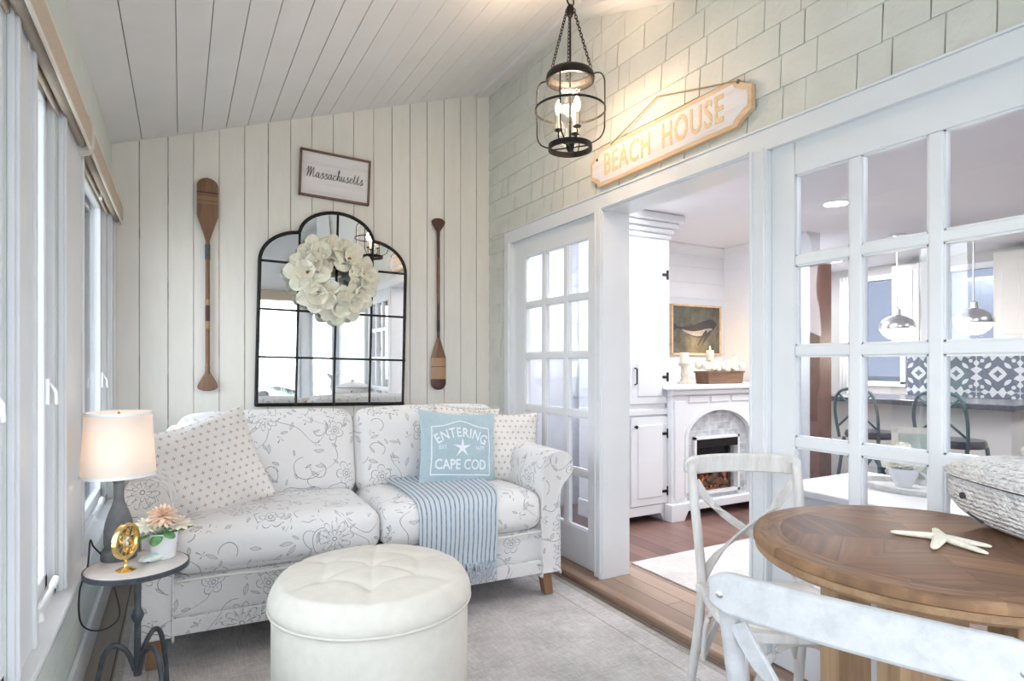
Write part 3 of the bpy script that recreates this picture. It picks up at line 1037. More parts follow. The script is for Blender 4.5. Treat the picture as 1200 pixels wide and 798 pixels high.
# casings on posts
pc = MB()
for (a, b_) in ((YS, -0.75), (0.0, 0.16), (0.86, 1.02), (1.74, 1.965), (2.385, 2.83), (3.86, YN - 0.002)):
    pc.box(XW, XW + 0.014, a, b_, SILL, 2.07)
    pc.box(XW + 0.012, XW + 0.022, a + 0.012, min(b_, a + 0.035), SILL, 2.07)
    pc.box(XW + 0.012, XW + 0.022, max(a, b_ - 0.035), b_ - 0.012, SILL, 2.07)
pc.box(XW, XW + 0.012, YS, YN - 0.002, 2.05, 2.12)
struct(pc.build('trim_12', 'trim_white', bevel=0.003))
def casement(i, a, b_, screen=True):
    f = MB()
    for (y0, y1, z0, z1) in ((a, a + 0.03, SILL, 2.07), (b_ - 0.03, b_, SILL, 2.07), (a, b_, SILL, SILL + 0.03), (a, b_, 2.04, 2.07)):
        f.box(XO + 0.015, XW - 0.004, y0, y1, z0, z1)
    w = struct(f.build('window_%d' % i, 'trim_white', bevel=0.003))
    s_ = MB()
    a2, b2 = a + 0.03, b_ - 0.03
    for (y0, y1, z0, z1) in ((a2, a2 + 0.035, SILL + 0.03, 2.04), (b2 - 0.035, b2, SILL + 0.03, 2.04), (a2, b2, SILL + 0.03, SILL + 0.075), (a2, b2, 1.995, 2.04)):
        s_.box(XW - 0.055, XW - 0.022, y0, y1, z0, z1)
    struct(s_.build('sash', 'trim_white', w, bevel=0.004))
    struct(MB().box(XW - 0.042, XW - 0.037, a2 + 0.034, b2 - 0.034, SILL + 0.074, 1.996).build('pane', 'screen', w))
    struct(MB().box(XW - 0.075, XW - 0.073, a2 + 0.002, b2 - 0.002, SILL + 0.032, 2.038).build('insect_screen', 'mesh_screen', w))
    # latch lever
    l_ = MB(); l_.box(XW - 0.022, XW - 0.012, b2 - 0.03, b2 - 0.01, 1.06, 1.14); l_.tube([(XW - 0.014, b2 - 0.02, 1.13), (XW + 0.004, b2 - 0.022, 1.10), (XW + 0.006, b2 - 0.022, 1.06)], 0.005)
    struct(l_.build('window_latch', 'white_plastic', w, smooth=40))
    # folding crank on the sill
    cc = a + (b_ - a) * 0.42
    k_ = MB(); k_.lathe([(0.0, 0.0), (0.026, 0.0), (0.024, 0.014), (0.014, 0.026), (0.0, 0.028)], (XW - 0.02, cc, SILL), 16)
    k_.tube([(XW - 0.02, cc, SILL + 0.022), (XW + 0.0, cc + 0.03, SILL + 0.045), (XW + 0.008, cc + 0.10, SILL + 0.06)], [0.007, 0.007, 0.006])
    k_.tube([(XW + 0.008, cc + 0.10, SILL + 0.06), (XW + 0.012, cc + 0.135, SILL + 0.075)], [0.010, 0.010], 10)
    struct(k_.build('crank_handle', 'white_plastic', w, smooth=40))
for i, (a, b_) in enumerate(openW): casement(i + 1, a, b_)

# wall behind the viewer, with the sea view -------------------------------
sw = MB()
openS = [(-0.25, 0.62), (0.72, 1.50), (1.64, 1.98)]
zs0, zs1 = 0.60, 2.20
sw.box(XO, 2.19, YS - 0.14, YS, PF - 0.1, zs0)
prev = XO
for (a, b_) in openS:
    sw.box(prev, a, YS - 0.14, YS, zs0, zs1); prev = b_
sw.box(prev, 2.19, YS - 0.14, YS, zs0, zs1)
sw.prism([(XO, zs1), (2.19, zs1), (2.19, cz(2.19)), (XO, cz(XO))], YS - 0.14, YS, 'XZ')
struct(sw.build('wall_front', 'white'))
for i, (a, b_) in enumerate(openS):
    f = MB()
    for (x0, x1, z0, z1) in ((a, a + 0.04, zs0, zs1), (b_ - 0.04, b_, zs0, zs1), (a, b_, zs0, zs0 + 0.04), (a, b_, zs1 - 0.04, zs1)):
        f.box(x0, x1, YS - 0.11, YS + 0.012, z0, z1)
    w = struct(f.build('window_%d' % (i + 7), 'trim_white', bevel=0.004))
    struct(MB().box(a + 0.039, b_ - 0.039, YS - 0.06, YS - 0.055, zs0 + 0.039, zs1 - 0.039).build('pane', 'glass', w))

# ------------------------------------------------------------------ HOUSE INTERIOR SHELL
CZI = 2.30
struct(MB().box(2.19, 7.2, -1.6, 5.1, CZI, CZI + 0.06).build('ceiling_1', 'inner_ceiling'))
ship = MB()
z = 0.0
while z < CZI - 0.01:
    ship.box(2.2, 4.68, 4.2, 4.215, z, min(z + 0.146, CZI)); z += 0.15
ship.box(2.2, 4.68, 4.207, 4.3, 0, CZI)
struct(ship.build('wall_north', 'inner_white'))
struct(MB().box(4.68, 4.80, 3.26, 4.3, 0, CZI).build('wall_north.001', 'inner_white'))
# opening into the kitchen: brown casing post, header
struct(MB().box(4.66, 4.82, 3.17, 3.26, 0, 2.02).build('trim_13', 'post_brown', bevel=0.004))
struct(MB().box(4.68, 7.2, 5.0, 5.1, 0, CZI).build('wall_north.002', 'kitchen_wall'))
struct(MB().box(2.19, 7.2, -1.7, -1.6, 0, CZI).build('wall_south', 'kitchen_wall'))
KX = 7.0
kw = MB()
kwin = [(3.76, 4.23, 0.95, 2.16), (2.84, 3.35, 1.40, 2.16), (0.2, 1.5, 1.0, 2.1), (-1.2, -0.2, 1.0, 2.1)]
ys = sorted([(a, b_, c_, d_) for a, b_, c_, d_ in kwin])
prev = -1.6
for a, b_, c_, d_ in ys:
    kw.box(KX, KX + 0.12, prev, a, 0, CZI)
    kw.box(KX, KX + 0.12, a, b_, 0, c_); kw.box(KX, KX + 0.12, a, b_, d_, CZI)
    prev = b_
kw.box(KX, KX + 0.12, prev, 5.1, 0, CZI)
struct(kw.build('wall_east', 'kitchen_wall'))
for i, (a, b_, c_, d_) in enumerate(kwin):
    f = MB()
    for (y0, y1, z0, z1) in ((a - 0.03, a + 0.03, c_, d_), (b_ - 0.03, b_ + 0.03, c_, d_), (a - 0.03, b_ + 0.03, c_ - 0.03, c_ + 0.03), (a - 0.03, b_ + 0.03, d_ - 0.03, d_ + 0.03)):
        f.box(KX - 0.02, KX + 0.08, y0, y1, z0, z1)
    w = struct(f.build('window_%d' % (i + 11), 'trim_white', bevel=0.004))
    struct(MB().box(KX + 0.03, KX + 0.035, a + 0.029, b_ - 0.029, c_ + 0.029, d_ - 0.029).build('pane', 'kitchen_pane', w))
struct(MB().box(7.2, 80, -60, 80, -0.8, -0.6).build('trim_14', 'sand'))
# crown moulding
cm = MB()
pr = [(0, 0), (0.0, -0.085), (-0.012, -0.085), (-0.02, -0.06), (-0.055, -0.02), (-0.07, -0.018), (-0.07, 0)]
cm.prism([(4.2 + u, CZI + v) for u, v in pr], 2.2, 4.68, 'YZ')
cm.prism([(4.68 + u, CZI + v) for u, v in pr], 3.26, 4.2, 'XZ')
struct(cm.build('trim_15', 'inner_white'))
# recessed lights in the house ceiling
first = None
for (x, y, lb_) in ((6.27, 4.09, 'round recessed ceiling light nearest the far kitchen wall'), (4.0, 2.6, 'round recessed ceiling light in front of the fireplace wall'),
                    (3.5, 0.9, 'round recessed ceiling light above the white console'), (5.4, 0.8, 'round recessed ceiling light on the right of the kitchen'), (4.9, 3.9, 'round recessed ceiling light by the brown post'), (2.52, 3.45, 'added ceiling light brightening the space behind the left glazed door')):  # last one added to brighten the dark pocket behind the left door
    if first is None:
        r0 = empty('recessed_light', (x, y, CZI), 0, lb_, 'ceiling light', 'recessed lights in the house ceiling')
        MB().lathe([(0.075, -0.006), (0.10, -0.008), (0.105, 0.0), (0.075, 0.0)], n=28, close=True).build('ring', 'inner_white', r0, smooth=40)
        MB().lathe([(0.0, -0.004), (0.074, -0.004), (0.074, 0.0), (0.0, 0.0)], n=28).build('lens', 'recessed', r0, smooth=40)
        first = r0
    else:
        r0 = copy_tree(first); r0.location = (x, y, CZI); r0['label'] = lb_
    a_ = area_lamp('recessed_lamp', (x, y, CZI - 0.02), (0, 0, 0), 0.5, 0.5, 16, (0.98, 0.98, 1.0))

# ------------------------------------------------------------------ SOFA
sofa = empty('sofa', (0.80, 2.70, PF), R(-3), 'ivory slipcovered sofa printed with dark floral vines, along the board wall', 'sofa')
Z0 = -PF       # local z offset so heights below are world heights
def zb(z): return z + Z0
b = MB(); softbox(b, 1.80, 0.86, 0.23, 0.02, (0, 0, 0), 10, Matrix.Translation((0, 0.45, zb(0.215))))
b.build('base', 'floral', sofa, smooth=True)
sk = MB()
for x0, x1, y0, y1 in ((-0.94, 0.94, -0.008, 0.012),):
    sk.box(x0, x1, y0, y1, zb(0.105), zb(0.175))
sk.box(0.925, 0.945, 0.0, 0.9, zb(0.105), zb(0.175)); sk.box(-0.945, -0.925, 0.0, 0.9, zb(0.105), zb(0.175))
sk.build('skirt', 'floral', sofa, bevel=0.006)
pp = MB(); pp.tube([(x / 20 * 1.65 - 0.825, -0.012, zb(0.322) + 0.003 * math.sin(x)) for x in range(21)], 0.006)
pp.build('piping', plain('ivory_piping', (0.78, 0.76, 0.72), 0.9), sofa, smooth=True)
def arm_profile(sgn):
    pts = [(0.83, 0.108), (0.832, 0.106), (0.932, 0.106), (0.934, 0.108), (0.932, 0.35), (0.935, 0.52), (0.965, 0.575), (0.995, 0.605), (1.01, 0.65), (1.00, 0.695), (0.965, 0.725),
           (0.915, 0.732), (0.865, 0.715), (0.835, 0.67), (0.828, 0.6), (0.825, 0.45)]
    return [(sgn * x, zb(z)) for x, z in cr(pts, 4, closed=True)]
for sgn in (1, -1):
    a_ = MB()
    prof = arm_profile(sgn)
    n = len(prof)
    cx_, cz_ = sgn * 0.89, zb(0.45)
    ysec = [(-0.012, 0.93), (-0.02, 0.97), (-0.018, 1.0), (0.0, 1.0), (0.3, 1.0), (0.6, 1.0), (0.9, 1.0), (0.92, 0.96)]
    vs, fs = [], []
    for (yy, k_) in ysec:
        for (x, z) in prof: vs.append((cx_ + (x - cx_) * k_, yy, cz_ + (z - cz_) * k_ + (0.0 if yy < 0.2 else 0.012 * (yy - 0.2))))
    for i in range(len(ysec) - 1):
        for k_ in range(n):
            l = (k_ + 1) % n
            fs.append((i * n + k_, i * n + l, (i + 1) * n + l, (i + 1) * n + k_))
    fs.append(tuple(range(n))[::-1]); fs.append(tuple((len(ysec) - 1) * n + k_ for k_ in range(n)))
    a_.add(vs, fs)
    arm = a_.build('arm', 'floral', sofa, smooth=50)
    pi_ = MB(); pi_.tube([(cx_ + (x - cx_) * 0.985, -0.019, cz_ + (z - cz_) * 0.985) for x, z in prof], 0.003, closed=True)
    pi_.build('arm_piping', 'floral', arm, smooth=True)
bb = MB(); softbox(bb, 1.84, 0.24, 0.77, 0.07, (0, 0, 0.0), 12, Matrix.Translation((0, 0.80, zb(0.49))))
bb.build('back', 'floral', sofa, smooth=True)
for sgn in (-1, 1):
    c_ = MB(); softbox(c_, 0.835, 0.70, 0.19, 0.065, (0.0, 0.012, 0.022), 16, Matrix.Translation((sgn * 0.416, 0.32, zb(0.425))) @ Matrix.Rotation(R(-1.5), 4, 'X'))
    c_.build('seat_cushion', 'floral', sofa, smooth=True)
    c_ = MB(); softbox(c_, 0.86, 0.19, 0.45, 0.07, (0.0, 0.035, 0.02), 16, Matrix.Translation((sgn * 0.428, 0.655, zb(0.70))) @ Matrix.Rotation(R(-13), 4, 'X'))
    c_.build('back_cushion', 'floral', sofa, smooth=True)
for (x, y, dx) in ((0.885, 0.07, 0.02), (-0.885, 0.07, -0.02), (0.87, 0.86, 0.02), (-0.87, 0.86, -0.02)):
    f = MB()
    w0, w1 = 0.030, 0.024
    vs = []
    for zz, w, ox in ((0.003, w1, dx), (zb(0.06), w0 * 0.9, dx * 0.3), (zb(0.12), w0, 0)):
        for sx_, sy_ in ((-1, -1), (1, -1), (1, 1), (-1, 1)): vs.append((x + ox + sx_ * w, y + sy_ * w, zz))
    fs = [(3, 2, 1, 0), (8, 9, 10, 11)]
    for i in range(2):
        for k_ in range(4): fs.append((i * 4 + k_, i * 4 + (k_ + 1) % 4, i * 4 + 4 + (k_ + 1) % 4, i * 4 + 4 + k_))
    f.add(vs, fs)
    f.build('foot', 'foot_wood', sofa, bevel=0.003)

# ------------------------------------------------------------------ PILLOWS
def pillow_depth(u, v, t):       # half thickness at u,v in [-1,1]
    a = max(0.0, 1 - abs(u) ** 2.4) ** 0.55 * max(0.0, 1 - abs(v) ** 2.4) ** 0.55
    return t / 2 * a
def pillow(name, w, h, t, loc, rot, mat, label, group=None, wrinkle=0.004, seed=0, fringe=False):
    root = empty(name, loc, 0, label, 'pillow', group, rot=rot)
    rr2 = random.Random(seed); ph = [rr2.uniform(0, 6) for _ in range(4)]
    N = 34
    mb = MB()
    def pt(u, v, side):
        x = u * w / 2 * (1 - 0.07 * (1 - v * v) * abs(u))
        z_ = v * h / 2 * (1 - 0.08 * (1 - u * u) * abs(v))
        d = pillow_depth(u, v, t)
        wr = wrinkle * (math.sin(7 * u + 5 * v + ph[0]) + math.sin(11 * v - 6 * u + ph[1])) * min(1, d / (t * 0.2))
        return (x, side * (d + (wr if side < 0 else 0)), z_)
    vs = []; fs = []
    for side in (-1, 1):
        o = len(vs)
        for i in range(N + 1):
            for j in range(N + 1):
                vs.append(pt(math.sin(PI / 2 * (2 * i / N - 1)), math.sin(PI / 2 * (2 * j / N - 1)), side))
        for i in range(N):
            for j in range(N):
                q = (o + i * (N + 1) + j, o + (i + 1) * (N + 1) + j, o + (i + 1) * (N + 1) + j + 1, o + i * (N + 1) + j + 1)
                fs.append(q if side < 0 else q[::-1])
    mb.add(vs, fs)
    cov = mb.build('cover', mat, root, smooth=True)
    if fringe:
        fm = MB()
        for k_ in range(170):
            s_ = k_ / 170 * 4
            e, q = int(s_), (s_ % 1) * 2 - 1
            u, v = [(q, 1), (1, -q), (-q, -1), (-1, q)][e]
            x, y, z_ = pt(u, v, -1)
            ox, oz = [(0, 1), (1, 0), (0, -1), (-1, 0)][e]
            L = rr2.uniform(0.012, 0.02)
            fm.tube([(x, y, z_), (x + ox * L + rr2.uniform(-.004, .004), y + rr2.uniform(-.004, .004), z_ + oz * L + rr2.uniform(-.004, .004))], [0.0028, 0.0012], 4)
        fm.build('fringe', 'button', root, smooth=True)
    return root, pt

pillow('throw_pillow', 0.50, 0.47, 0.17, (0.10, 3.09, 0.705), (R(-16), R(-15), R(14)), 'cross', 'white pillow with tan stitched crosses at the lamp end of the sofa', 'cross-stitched pillows', seed=1, wrinkle=0.005)
pillow('throw_pillow', 0.44, 0.42, 0.14, (1.635, 3.10, 0.695), (R(-12), R(2), R(-14)), 'cross', 'white pillow with small tan crosses, right of the blue pillow', 'cross-stitched pillows', seed=3, fringe=True)
pillow('throw_pillow', 0.42, 0.42, 0.10, (1.47, 3.215, 0.725), (R(-12), R(5), R(-2)), 'cross', 'fringed white pillow tucked behind the blue pillow, mostly hidden', 'cross-stitched pillows', seed=5, fringe=True)
cc_root, cpt = pillow('throw_pillow', 0.455, 0.425, 0.13, (1.335, 3.05, 0.712), (R(-14), R(5), R(-3)), 'blue_fabric',
                      'powder blue pillow printed ENTERING CAPE COD with a starfish', None, seed=8, wrinkle=0.003)
def on_pillow(vs, fs, w=0.455, h=0.425, t=0.13, lift=0.0025):
    """drape flat (x,z) artwork on the pillow front"""
    bm = bmesh.new()
    bv = [bm.verts.new((x, 0, z_)) for x, z_ in vs]
    for f in fs:
        try: bm.faces.new([bv[i] for i in f])
        except Exception: pass
    bmesh.ops.triangulate(bm, faces=bm.faces)
    for _ in range(3):
        le = [e for e in bm.edges if e.calc_length() > 0.012]
        if not le: break
        bmesh.ops.subdivide_edges(bm, edges=le, cuts=1)
        bmesh.ops.triangulate(bm, faces=bm.faces)
    rr2 = random.Random(8); ph = [rr2.uniform(0, 6) for _ in range(4)]
    out = []
    bm.verts.index_update()
    for v in bm.verts:
        u, q = v.co.x / (w / 2), v.co.z / (h / 2)
        for _ in range(4):
            u = v.co.x / (w / 2) / (1 - 0.07 * (1 - q * q) * abs(u)); q = v.co.z / (h / 2) / (1 - 0.08 * (1 - u * u) * abs(q))
        d = pillow_depth(u, q, t)
        wr = 0.003 * (math.sin(7 * u + 5 * q + ph[0]) + math.sin(11 * q - 6 * u + ph[1])) * min(1, d / (t * 0.2))
        out.append((v.co.x, -(d + wr) - lift, v.co.z))
    ff = [tuple(v.index for v in f.verts) for f in bm.faces]
    bm.free()
    return out, ff
art = MB()
def strip(path, wd):
    P = [Vector((x, z_)) for x, z_ in path]
    L = []; Rr_ = []
    for i, p in enumerate(P):
        t = (P[min(i + 1, len(P) - 1)] - P[max(i - 1, 0)]).normalized()
        nn = Vector((-t.y, t.x)) * wd / 2
        L.append(tuple(p + nn)); Rr_.append(tuple(p - nn))
    n = len(P)
    return L + Rr_, [(i, i + 1, n + i + 1, n + i) for i in range(n - 1)]
def addart(vs, fs): art.add(*on_pillow(vs, fs))
bl, br, tz, bz = -0.165, 0.165, 0.115, -0.14
top = [(bl + (br - bl) * k_ / 24, tz + 0.035 * math.exp(-((k_ / 24 - 0.5) / 0.24) ** 2)) for k_ in range(25)]
addart(*strip(top, 0.006)); addart(*strip([(bl, tz + .002), (bl - 0.004, bz)], 0.006)); addart(*strip([(br, tz + .002), (br + 0.004, bz)], 0.006)); addart(*strip([(bl - 0.006, bz), (br + 0.006, bz)], 0.006))
LW = [0.62, 0.80, 0.66, 0.62, 0.68, 0.34, 0.80, 0.82]
for i, ch in enumerate('ENTERING'):
    a_ = ((sum(LW[:i]) + LW[i] / 2) / sum(LW) - 0.5) * 1.22
    vs, fs = text_mesh(ch, 0.075, 0.0, sx=0.82, bold=0.001)
    px_, pz_ = 0.26 * math.sin(a_), -0.175 + 0.26 * math.cos(a_)
    ca, sa = math.cos(-a_), math.sin(-a_)
    addart([(px_ + x * ca - y * sa, pz_ + x * sa + y * ca) for x, y, _ in vs], fs)
vs, fs = text_mesh('CAPE COD', 0.075, 0.0, sx=0.80, bold=0.001); addart([(x - 0.003, y - 0.088) for x, y, _ in vs], fs)
vs, fs = text_mesh('EST.', 0.028, 0.0); addart([(x - 0.105, y + 0.004) for x, y, _ in vs], fs)
vs, fs = text_mesh('1639', 0.028, 0.0); addart([(x + 0.105, y + 0.004) for x, y, _ in vs], fs)
st = []
for k_ in range(10):
    a_ = PI / 2 + k_ * PI / 5
    r_ = 0.056 if k_ % 2 == 0 else 0.015
    st.append((r_ * math.cos(a_), 0.003 + r_ * math.sin(a_)))
addart(st + [(0, 0.003)], [(k_, (k_ + 1) % 10, 10) for k_ in range(10)])
art.build('printed_design', 'print_white', cc_root, fix=False)

# ------------------------------------------------------------------ THROW BLANKET
th_root = empty('throw_blanket', (0.80, 2.70, PF), R(-3), 'blue and white striped knit throw with fringe, hanging over the front of the sofa seat', 'blanket')
prof = cr([(0.56, 0.565), (0.45, 0.552), (0.3, 0.556), (0.12, 0.55), (0.02, 0.537), (-0.03, 0.505), (-0.047, 0.45), (-0.052, 0.36), (-0.045, 0.28), (-0.047, 0.225)], 5)
nu = 90
vs = []; fs = []; uvs = []
L = [0]
for i in range(1, len(prof)): L.append(L[-1] + math.dist(prof[i], prof[i - 1]))
for j, (y, z) in enumerate(prof):
    t = j / (len(prof) - 1)
    xl = 0.16 + 0.015 * math.sin(t * 3); xr = 0.63 - 0.075 * min(1, t * 1.6)
    for i in range(nu + 1):
        s_ = i / nu
        x = xl + (xr - xl) * s_
        drape = 0.007 * math.sin(s_ * 16 + t * 3) * max(0, t - 0.4) * 1.5
        zz = z + (0.004 if t < 0.5 else 0) - (0.02 * (s_ - 0.5) if t > 0.6 else 0) + 0.006 * math.cos(s_ * 2 * PI * 17) * 0.3
        if t < 0.15: zz += 0.0
        vs.append((x + 0.04 * (1 - t) * (s_ - 0.3), y - drape - 0.002 * math.cos(s_ * 2 * PI * 17), zb(zz)))
for j in range(len(prof) - 1):
    for i in range(nu):
        fs.append((j * (nu + 1) + i, j * (nu + 1) + i + 1, (j + 1) * (nu + 1) + i + 1, (j + 1) * (nu + 1) + i))
me = bpy.data.meshes.new('knit')
me.from_pydata(vs, [], fs)
ul = me.uv_layers.new(name='UVMap')
for p in me.polygons:
    for li in p.loop_indices:
        vi = me.loops[li].vertex_index
        ul.data[li].uv = ((vi % (nu + 1)) / nu * 17 * 0.021, L[vi // (nu + 1)])
me.polygons.foreach_set('use_smooth', [True] * len(me.polygons))
me.materials.append(M['throw'])
kn = bpy.data.objects.new('knit', me); C.objects.link(kn); kn.parent = th_root
sm = kn.modifiers.new('solid', 'SOLIDIFY'); sm.thickness = 0.006; sm.offset = 1
fr = MB()
rr2 = random.Random(3)
for i in range(46):
    s_ = (i + 0.5) / 46
    x = 0.17 + (0.555 - 0.17) * s_
    z1 = 0.225 - 0.02 * (s_ - 0.5)
    path = [(x, -0.051, zb(z1 + 0.01))]
    for k_ in range(1, 6):
        path.append((x + rr2.uniform(-.007, .007), -0.055 + rr2.uniform(-.008, .006), zb(z1 - k_ * 0.018)))
    fr.tube(path, [0.003, 0.0035, 0.0025, 0.003, 0.0025, 0.002], 5)
fr.build('fringe', plain('blue_white_yarn', (0.46, 0.52, 0.60), 0.95, var=0.35, scale=90), th_root, smooth=True)

# ------------------------------------------------------------------ OTTOMAN
ot = empty('storage_ottoman', (0.572, 2.03, PF), R(12), 'round ivory storage ottoman with a button-tufted lid, in front of the sofa', 'ottoman')
ot.scale = (0.945, 0.945, 1.02)
bt = [(0, 0)] + [(0.19 * math.cos(k_ * PI / 3), 0.19 * math.sin(k_ * PI / 3)) for k_ in range(6)]
segs = []
for k_ in range(6):
    segs.append((bt[0], bt[k_ + 1])); segs.append((bt[k_ + 1], bt[(k_ + 1) % 6 + 1]))
    a_ = k_ * PI / 3
    segs.append((bt[k_ + 1], (0.36 * math.cos(a_ + 0.0), 0.36 * math.sin(a_ + 0.0))))
def segd(p, a, b_):
    ax, ay = a; bx_, by_ = b_
    t = max(0, min(1, ((p[0] - ax) * (bx_ - ax) + (p[1] - ay) * (by_ - ay)) / ((bx_ - ax) ** 2 + (by_ - ay) ** 2)))
    return math.hypot(p[0] - ax - t * (bx_ - ax), p[1] - ay - t * (by_ - ay))
def otz(x, y):
    r_ = math.hypot(x, y) / 0.35
    z_ = 0.497 - 0.028 * r_ ** 2
    if r_ > 0.88: z_ -= 0.045 * ((r_ - 0.88) / 0.12) ** 2
    fade = 1 if r_ < 0.75 else max(0, 1 - (r_ - 0.75) / 0.25)
    ds = min(segd((x, y), a_, b_) for a_, b_ in segs)
    z_ -= 0.006 * math.exp(-(ds / 0.016) ** 1.2) * (0.35 + 0.65 * fade)
    db = min(math.hypot(x - a_[0], y - a_[1]) for a_ in bt)
    z_ -= 0.016 * math.exp(-(db / 0.026) ** 1.5)
    z_ += 0.006 * math.sin(9 * x + 2) * math.cos(8 * y)* fade
    return z_
tp = MB(); NR, NA = 60, 144
vs = [(0, 0, zb(otz(0, 0)))]
for i in range(1, NR + 1):
    r_ = 0.35 * (math.sin(i / NR * PI / 2) * 0.35 + i / NR * 0.65)
    for k_ in range(NA):
        a_ = 2 * PI * k_ / NA
        x, y = r_ * math.cos(a_), r_ * math.sin(a_)
        vs.append((x, y, zb(otz(x, y))))
for (r_, z_) in ((0.3535, 0.41), (0.3535, 0.395), (0.347, 0.385), (0.30, 0.384)):
    for k_ in range(NA):
        a_ = 2 * PI * k_ / NA
        vs.append((r_ * math.cos(a_), r_ * math.sin(a_), zb(z_)))
fs = [(0, 1 + k_, 1 + (k_ + 1) % NA) for k_ in range(NA)]
for i in range(NR + 3):
    for k_ in range(NA):
        l = (k_ + 1) % NA
        fs.append((1 + i * NA + k_, 1 + (i + 1) * NA + k_, 1 + (i + 1) * NA + l, 1 + i * NA + l))
tp.add(vs, fs)
lid = tp.build('lid', 'ottoman', ot, smooth=True)
for x, y in bt:
    MB().lathe([(0.010, -0.006), (0.011, 0.0), (0.008, 0.004), (0.0, 0.0055)], (x, y, zb(otz(x, y) - 0.003)), 14).build('tuft_button', 'button', lid, smooth=True)
MB().lathe([(0.0, 0.012), (0.330, 0.012), (0.337, 0.02), (0.341, 0.2), (0.341, zb(0.378)), (0.335, zb(0.386)), (0.0, zb(0.386))], n=96).build('drum', 'ottoman', ot, smooth=40)
MB().tube([(0.351 * math.cos(2 * PI * k_ / 96), 0.351 * math.sin(2 * PI * k_ / 96), zb(0.388)) for k_ in range(96)], 0.0045, closed=True).build('piping', 'button', ot, smooth=True)
ft = MB()
MB().lathe([(0.0, 0), (0.32, 0), (0.32, 0.014), (0.0, 0.014)], n=64).build('base', 'dark', ot)

# ------------------------------------------------------------------ RUGS
rug = empty('area_rug', (0.82, 1.2, PF - 0.0088), 0, 'large heathered grey rug under the sofa and ottoman', 'rug')
rg = MB(); rg.box(-1.02, 1.045, -1.9, 2.35, 0.0, 0.008); rg.build('field', 'rug', rug, bevel=0.002)
bd = MB()
for q in ((-1.05, -1.02, -1.93, 2.38), (1.045, 1.075, -1.93, 2.38), (-1.02, 1.045, -1.93, -1.9), (-1.02, 1.045, 2.35, 2.38)):
    bd.box(q[0], q[1], q[2], q[3], 0.0, 0.0085)
for q in ((0.93, 0.94, -1.85, 2.3), (-0.94, -0.93, -1.85, 2.3)):
    bd.box(q[0], q[1], q[2], q[3], 0.006, 0.0086)
bd.build('border', 'rug_border', rug, bevel=0.002)
wr = MB(); wr.box(2.335, 4.3, 1.9, 2.79, 0.001, 0.010)
tag(wr.build('area_rug', 'rug_white', bevel=0.003), 'pale ivory rug on the brown wood floor inside the doorway', 'rug')

# ------------------------------------------------------------------ SIDE TABLE and what stands on it
SS = 0.86
stb = empty('side_table', (-0.13, 2.43, PF), 0, 'small round side table with pale top and curled black iron legs', 'side table')
stb.scale = (SS, SS, 1)
MB().lathe([(0, zb(0.486)), (0.176, zb(0.486)), (0.178, zb(0.49)), (0.178, zb(0.497)), (0.175, zb(0.5)), (0, zb(0.5))], n=64).build('tabletop', 'tabletop_marble', stb, smooth=40)
MB().lathe([(0.176, zb(0.480)), (0.183, zb(0.482)), (0.184, zb(0.497)), (0.179, zb(0.499)), (0.177, zb(0.49))], n=64, close=True).build('rim', 'grey_metal', stb, smooth=40)
MB().lathe([(0, zb(0.12)), (0.013, zb(0.12)), (0.015, zb(0.13)), (0.013, zb(0.145)), (0.0115, zb(0.3)), (0.014, zb(0.302)), (0.018, zb(0.312)), (0.024, zb(0.325)), (0.018, zb(0.338)), (0.014, zb(0.348)), (0.012, zb(0.352)), (0.012, zb(0.47)), (0.05, zb(0.484)), (0, zb(0.486))], n=20).build('stem', 'grey_metal', stb, smooth=50)
for k_ in range(3):
    a_ = R(60 + 120 * k_)
    pth = [(0.010, 0.14), (0.035, 0.205), (0.075, 0.235), (0.108, 0.215), (0.128, 0.15), (0.140, 0.08), (0.150, 0.025), (0.168, 0.010), (0.185, 0.014)]
    rk = 1.0 if k_ == 1 else 1.35
    P_ = [(p[0] * rk * math.cos(a_), p[0] * rk * math.sin(a_), (zb(p[1]) if i < 6 else p[1])) for i, p in enumerate(pth)]
    MB().tube(cr(P_, 5), 0.0095, 10).build('leg', 'grey_metal', stb, smooth=50)

TL = 0.5      # table top level
LS = 0.86
lamp = empty('table_lamp', (-0.192, 2.535, TL), R(10), 'table lamp with white drum shade and grey bottle-shaped base', 'lamp')
lamp.scale = (LS, LS, 1)
MB().lathe([(0, 0), (0.062, 0), (0.064, 0.004), (0.064, 0.03), (0.058, 0.034), (0.054, 0.04), (0, 0.04)], n=40).build('base', 'grey_lamp', lamp, smooth=40)
MB().lathe([(0.05, 0.04), (0.053, 0.06), (0.053, 0.10), (0.048, 0.13), (0.036, 0.165), (0.024, 0.19), (0.019, 0.21), (0.018, 0.25), (0.020, 0.262), (0.018, 0.266), (0.024, 0.272), (0.024, 0.28), (0, 0.28)], n=36).build('bottle_body', 'grey_lamp', lamp, smooth=60)
MB().lathe([(0.018, 0.28), (0.026, 0.283), (0.026, 0.289), (0.012, 0.292), (0.010, 0.31), (0.016, 0.312), (0.016, 0.34), (0.0, 0.342)], n=24).build('socket', 'copper', lamp, smooth=40)
blb = MB(); blb.lathe([(0.012, 0.34), (0.016, 0.36), (0.03, 0.39), (0.032, 0.41), (0.024, 0.435), (0, 0.447)], n=20)
blb.build('bulb', mat_emit('lit_lamp_bulb', (1, 0.85, 0.68), 6), lamp, smooth=True)
shp = MB(); shp.lathe([(0.134, 0.295), (0.118, 0.515), (0.116, 0.515), (0.132, 0.295)], n=64, close=True)
shd = shp.build('lamp_shade', 'lampshade', lamp, smooth=60)
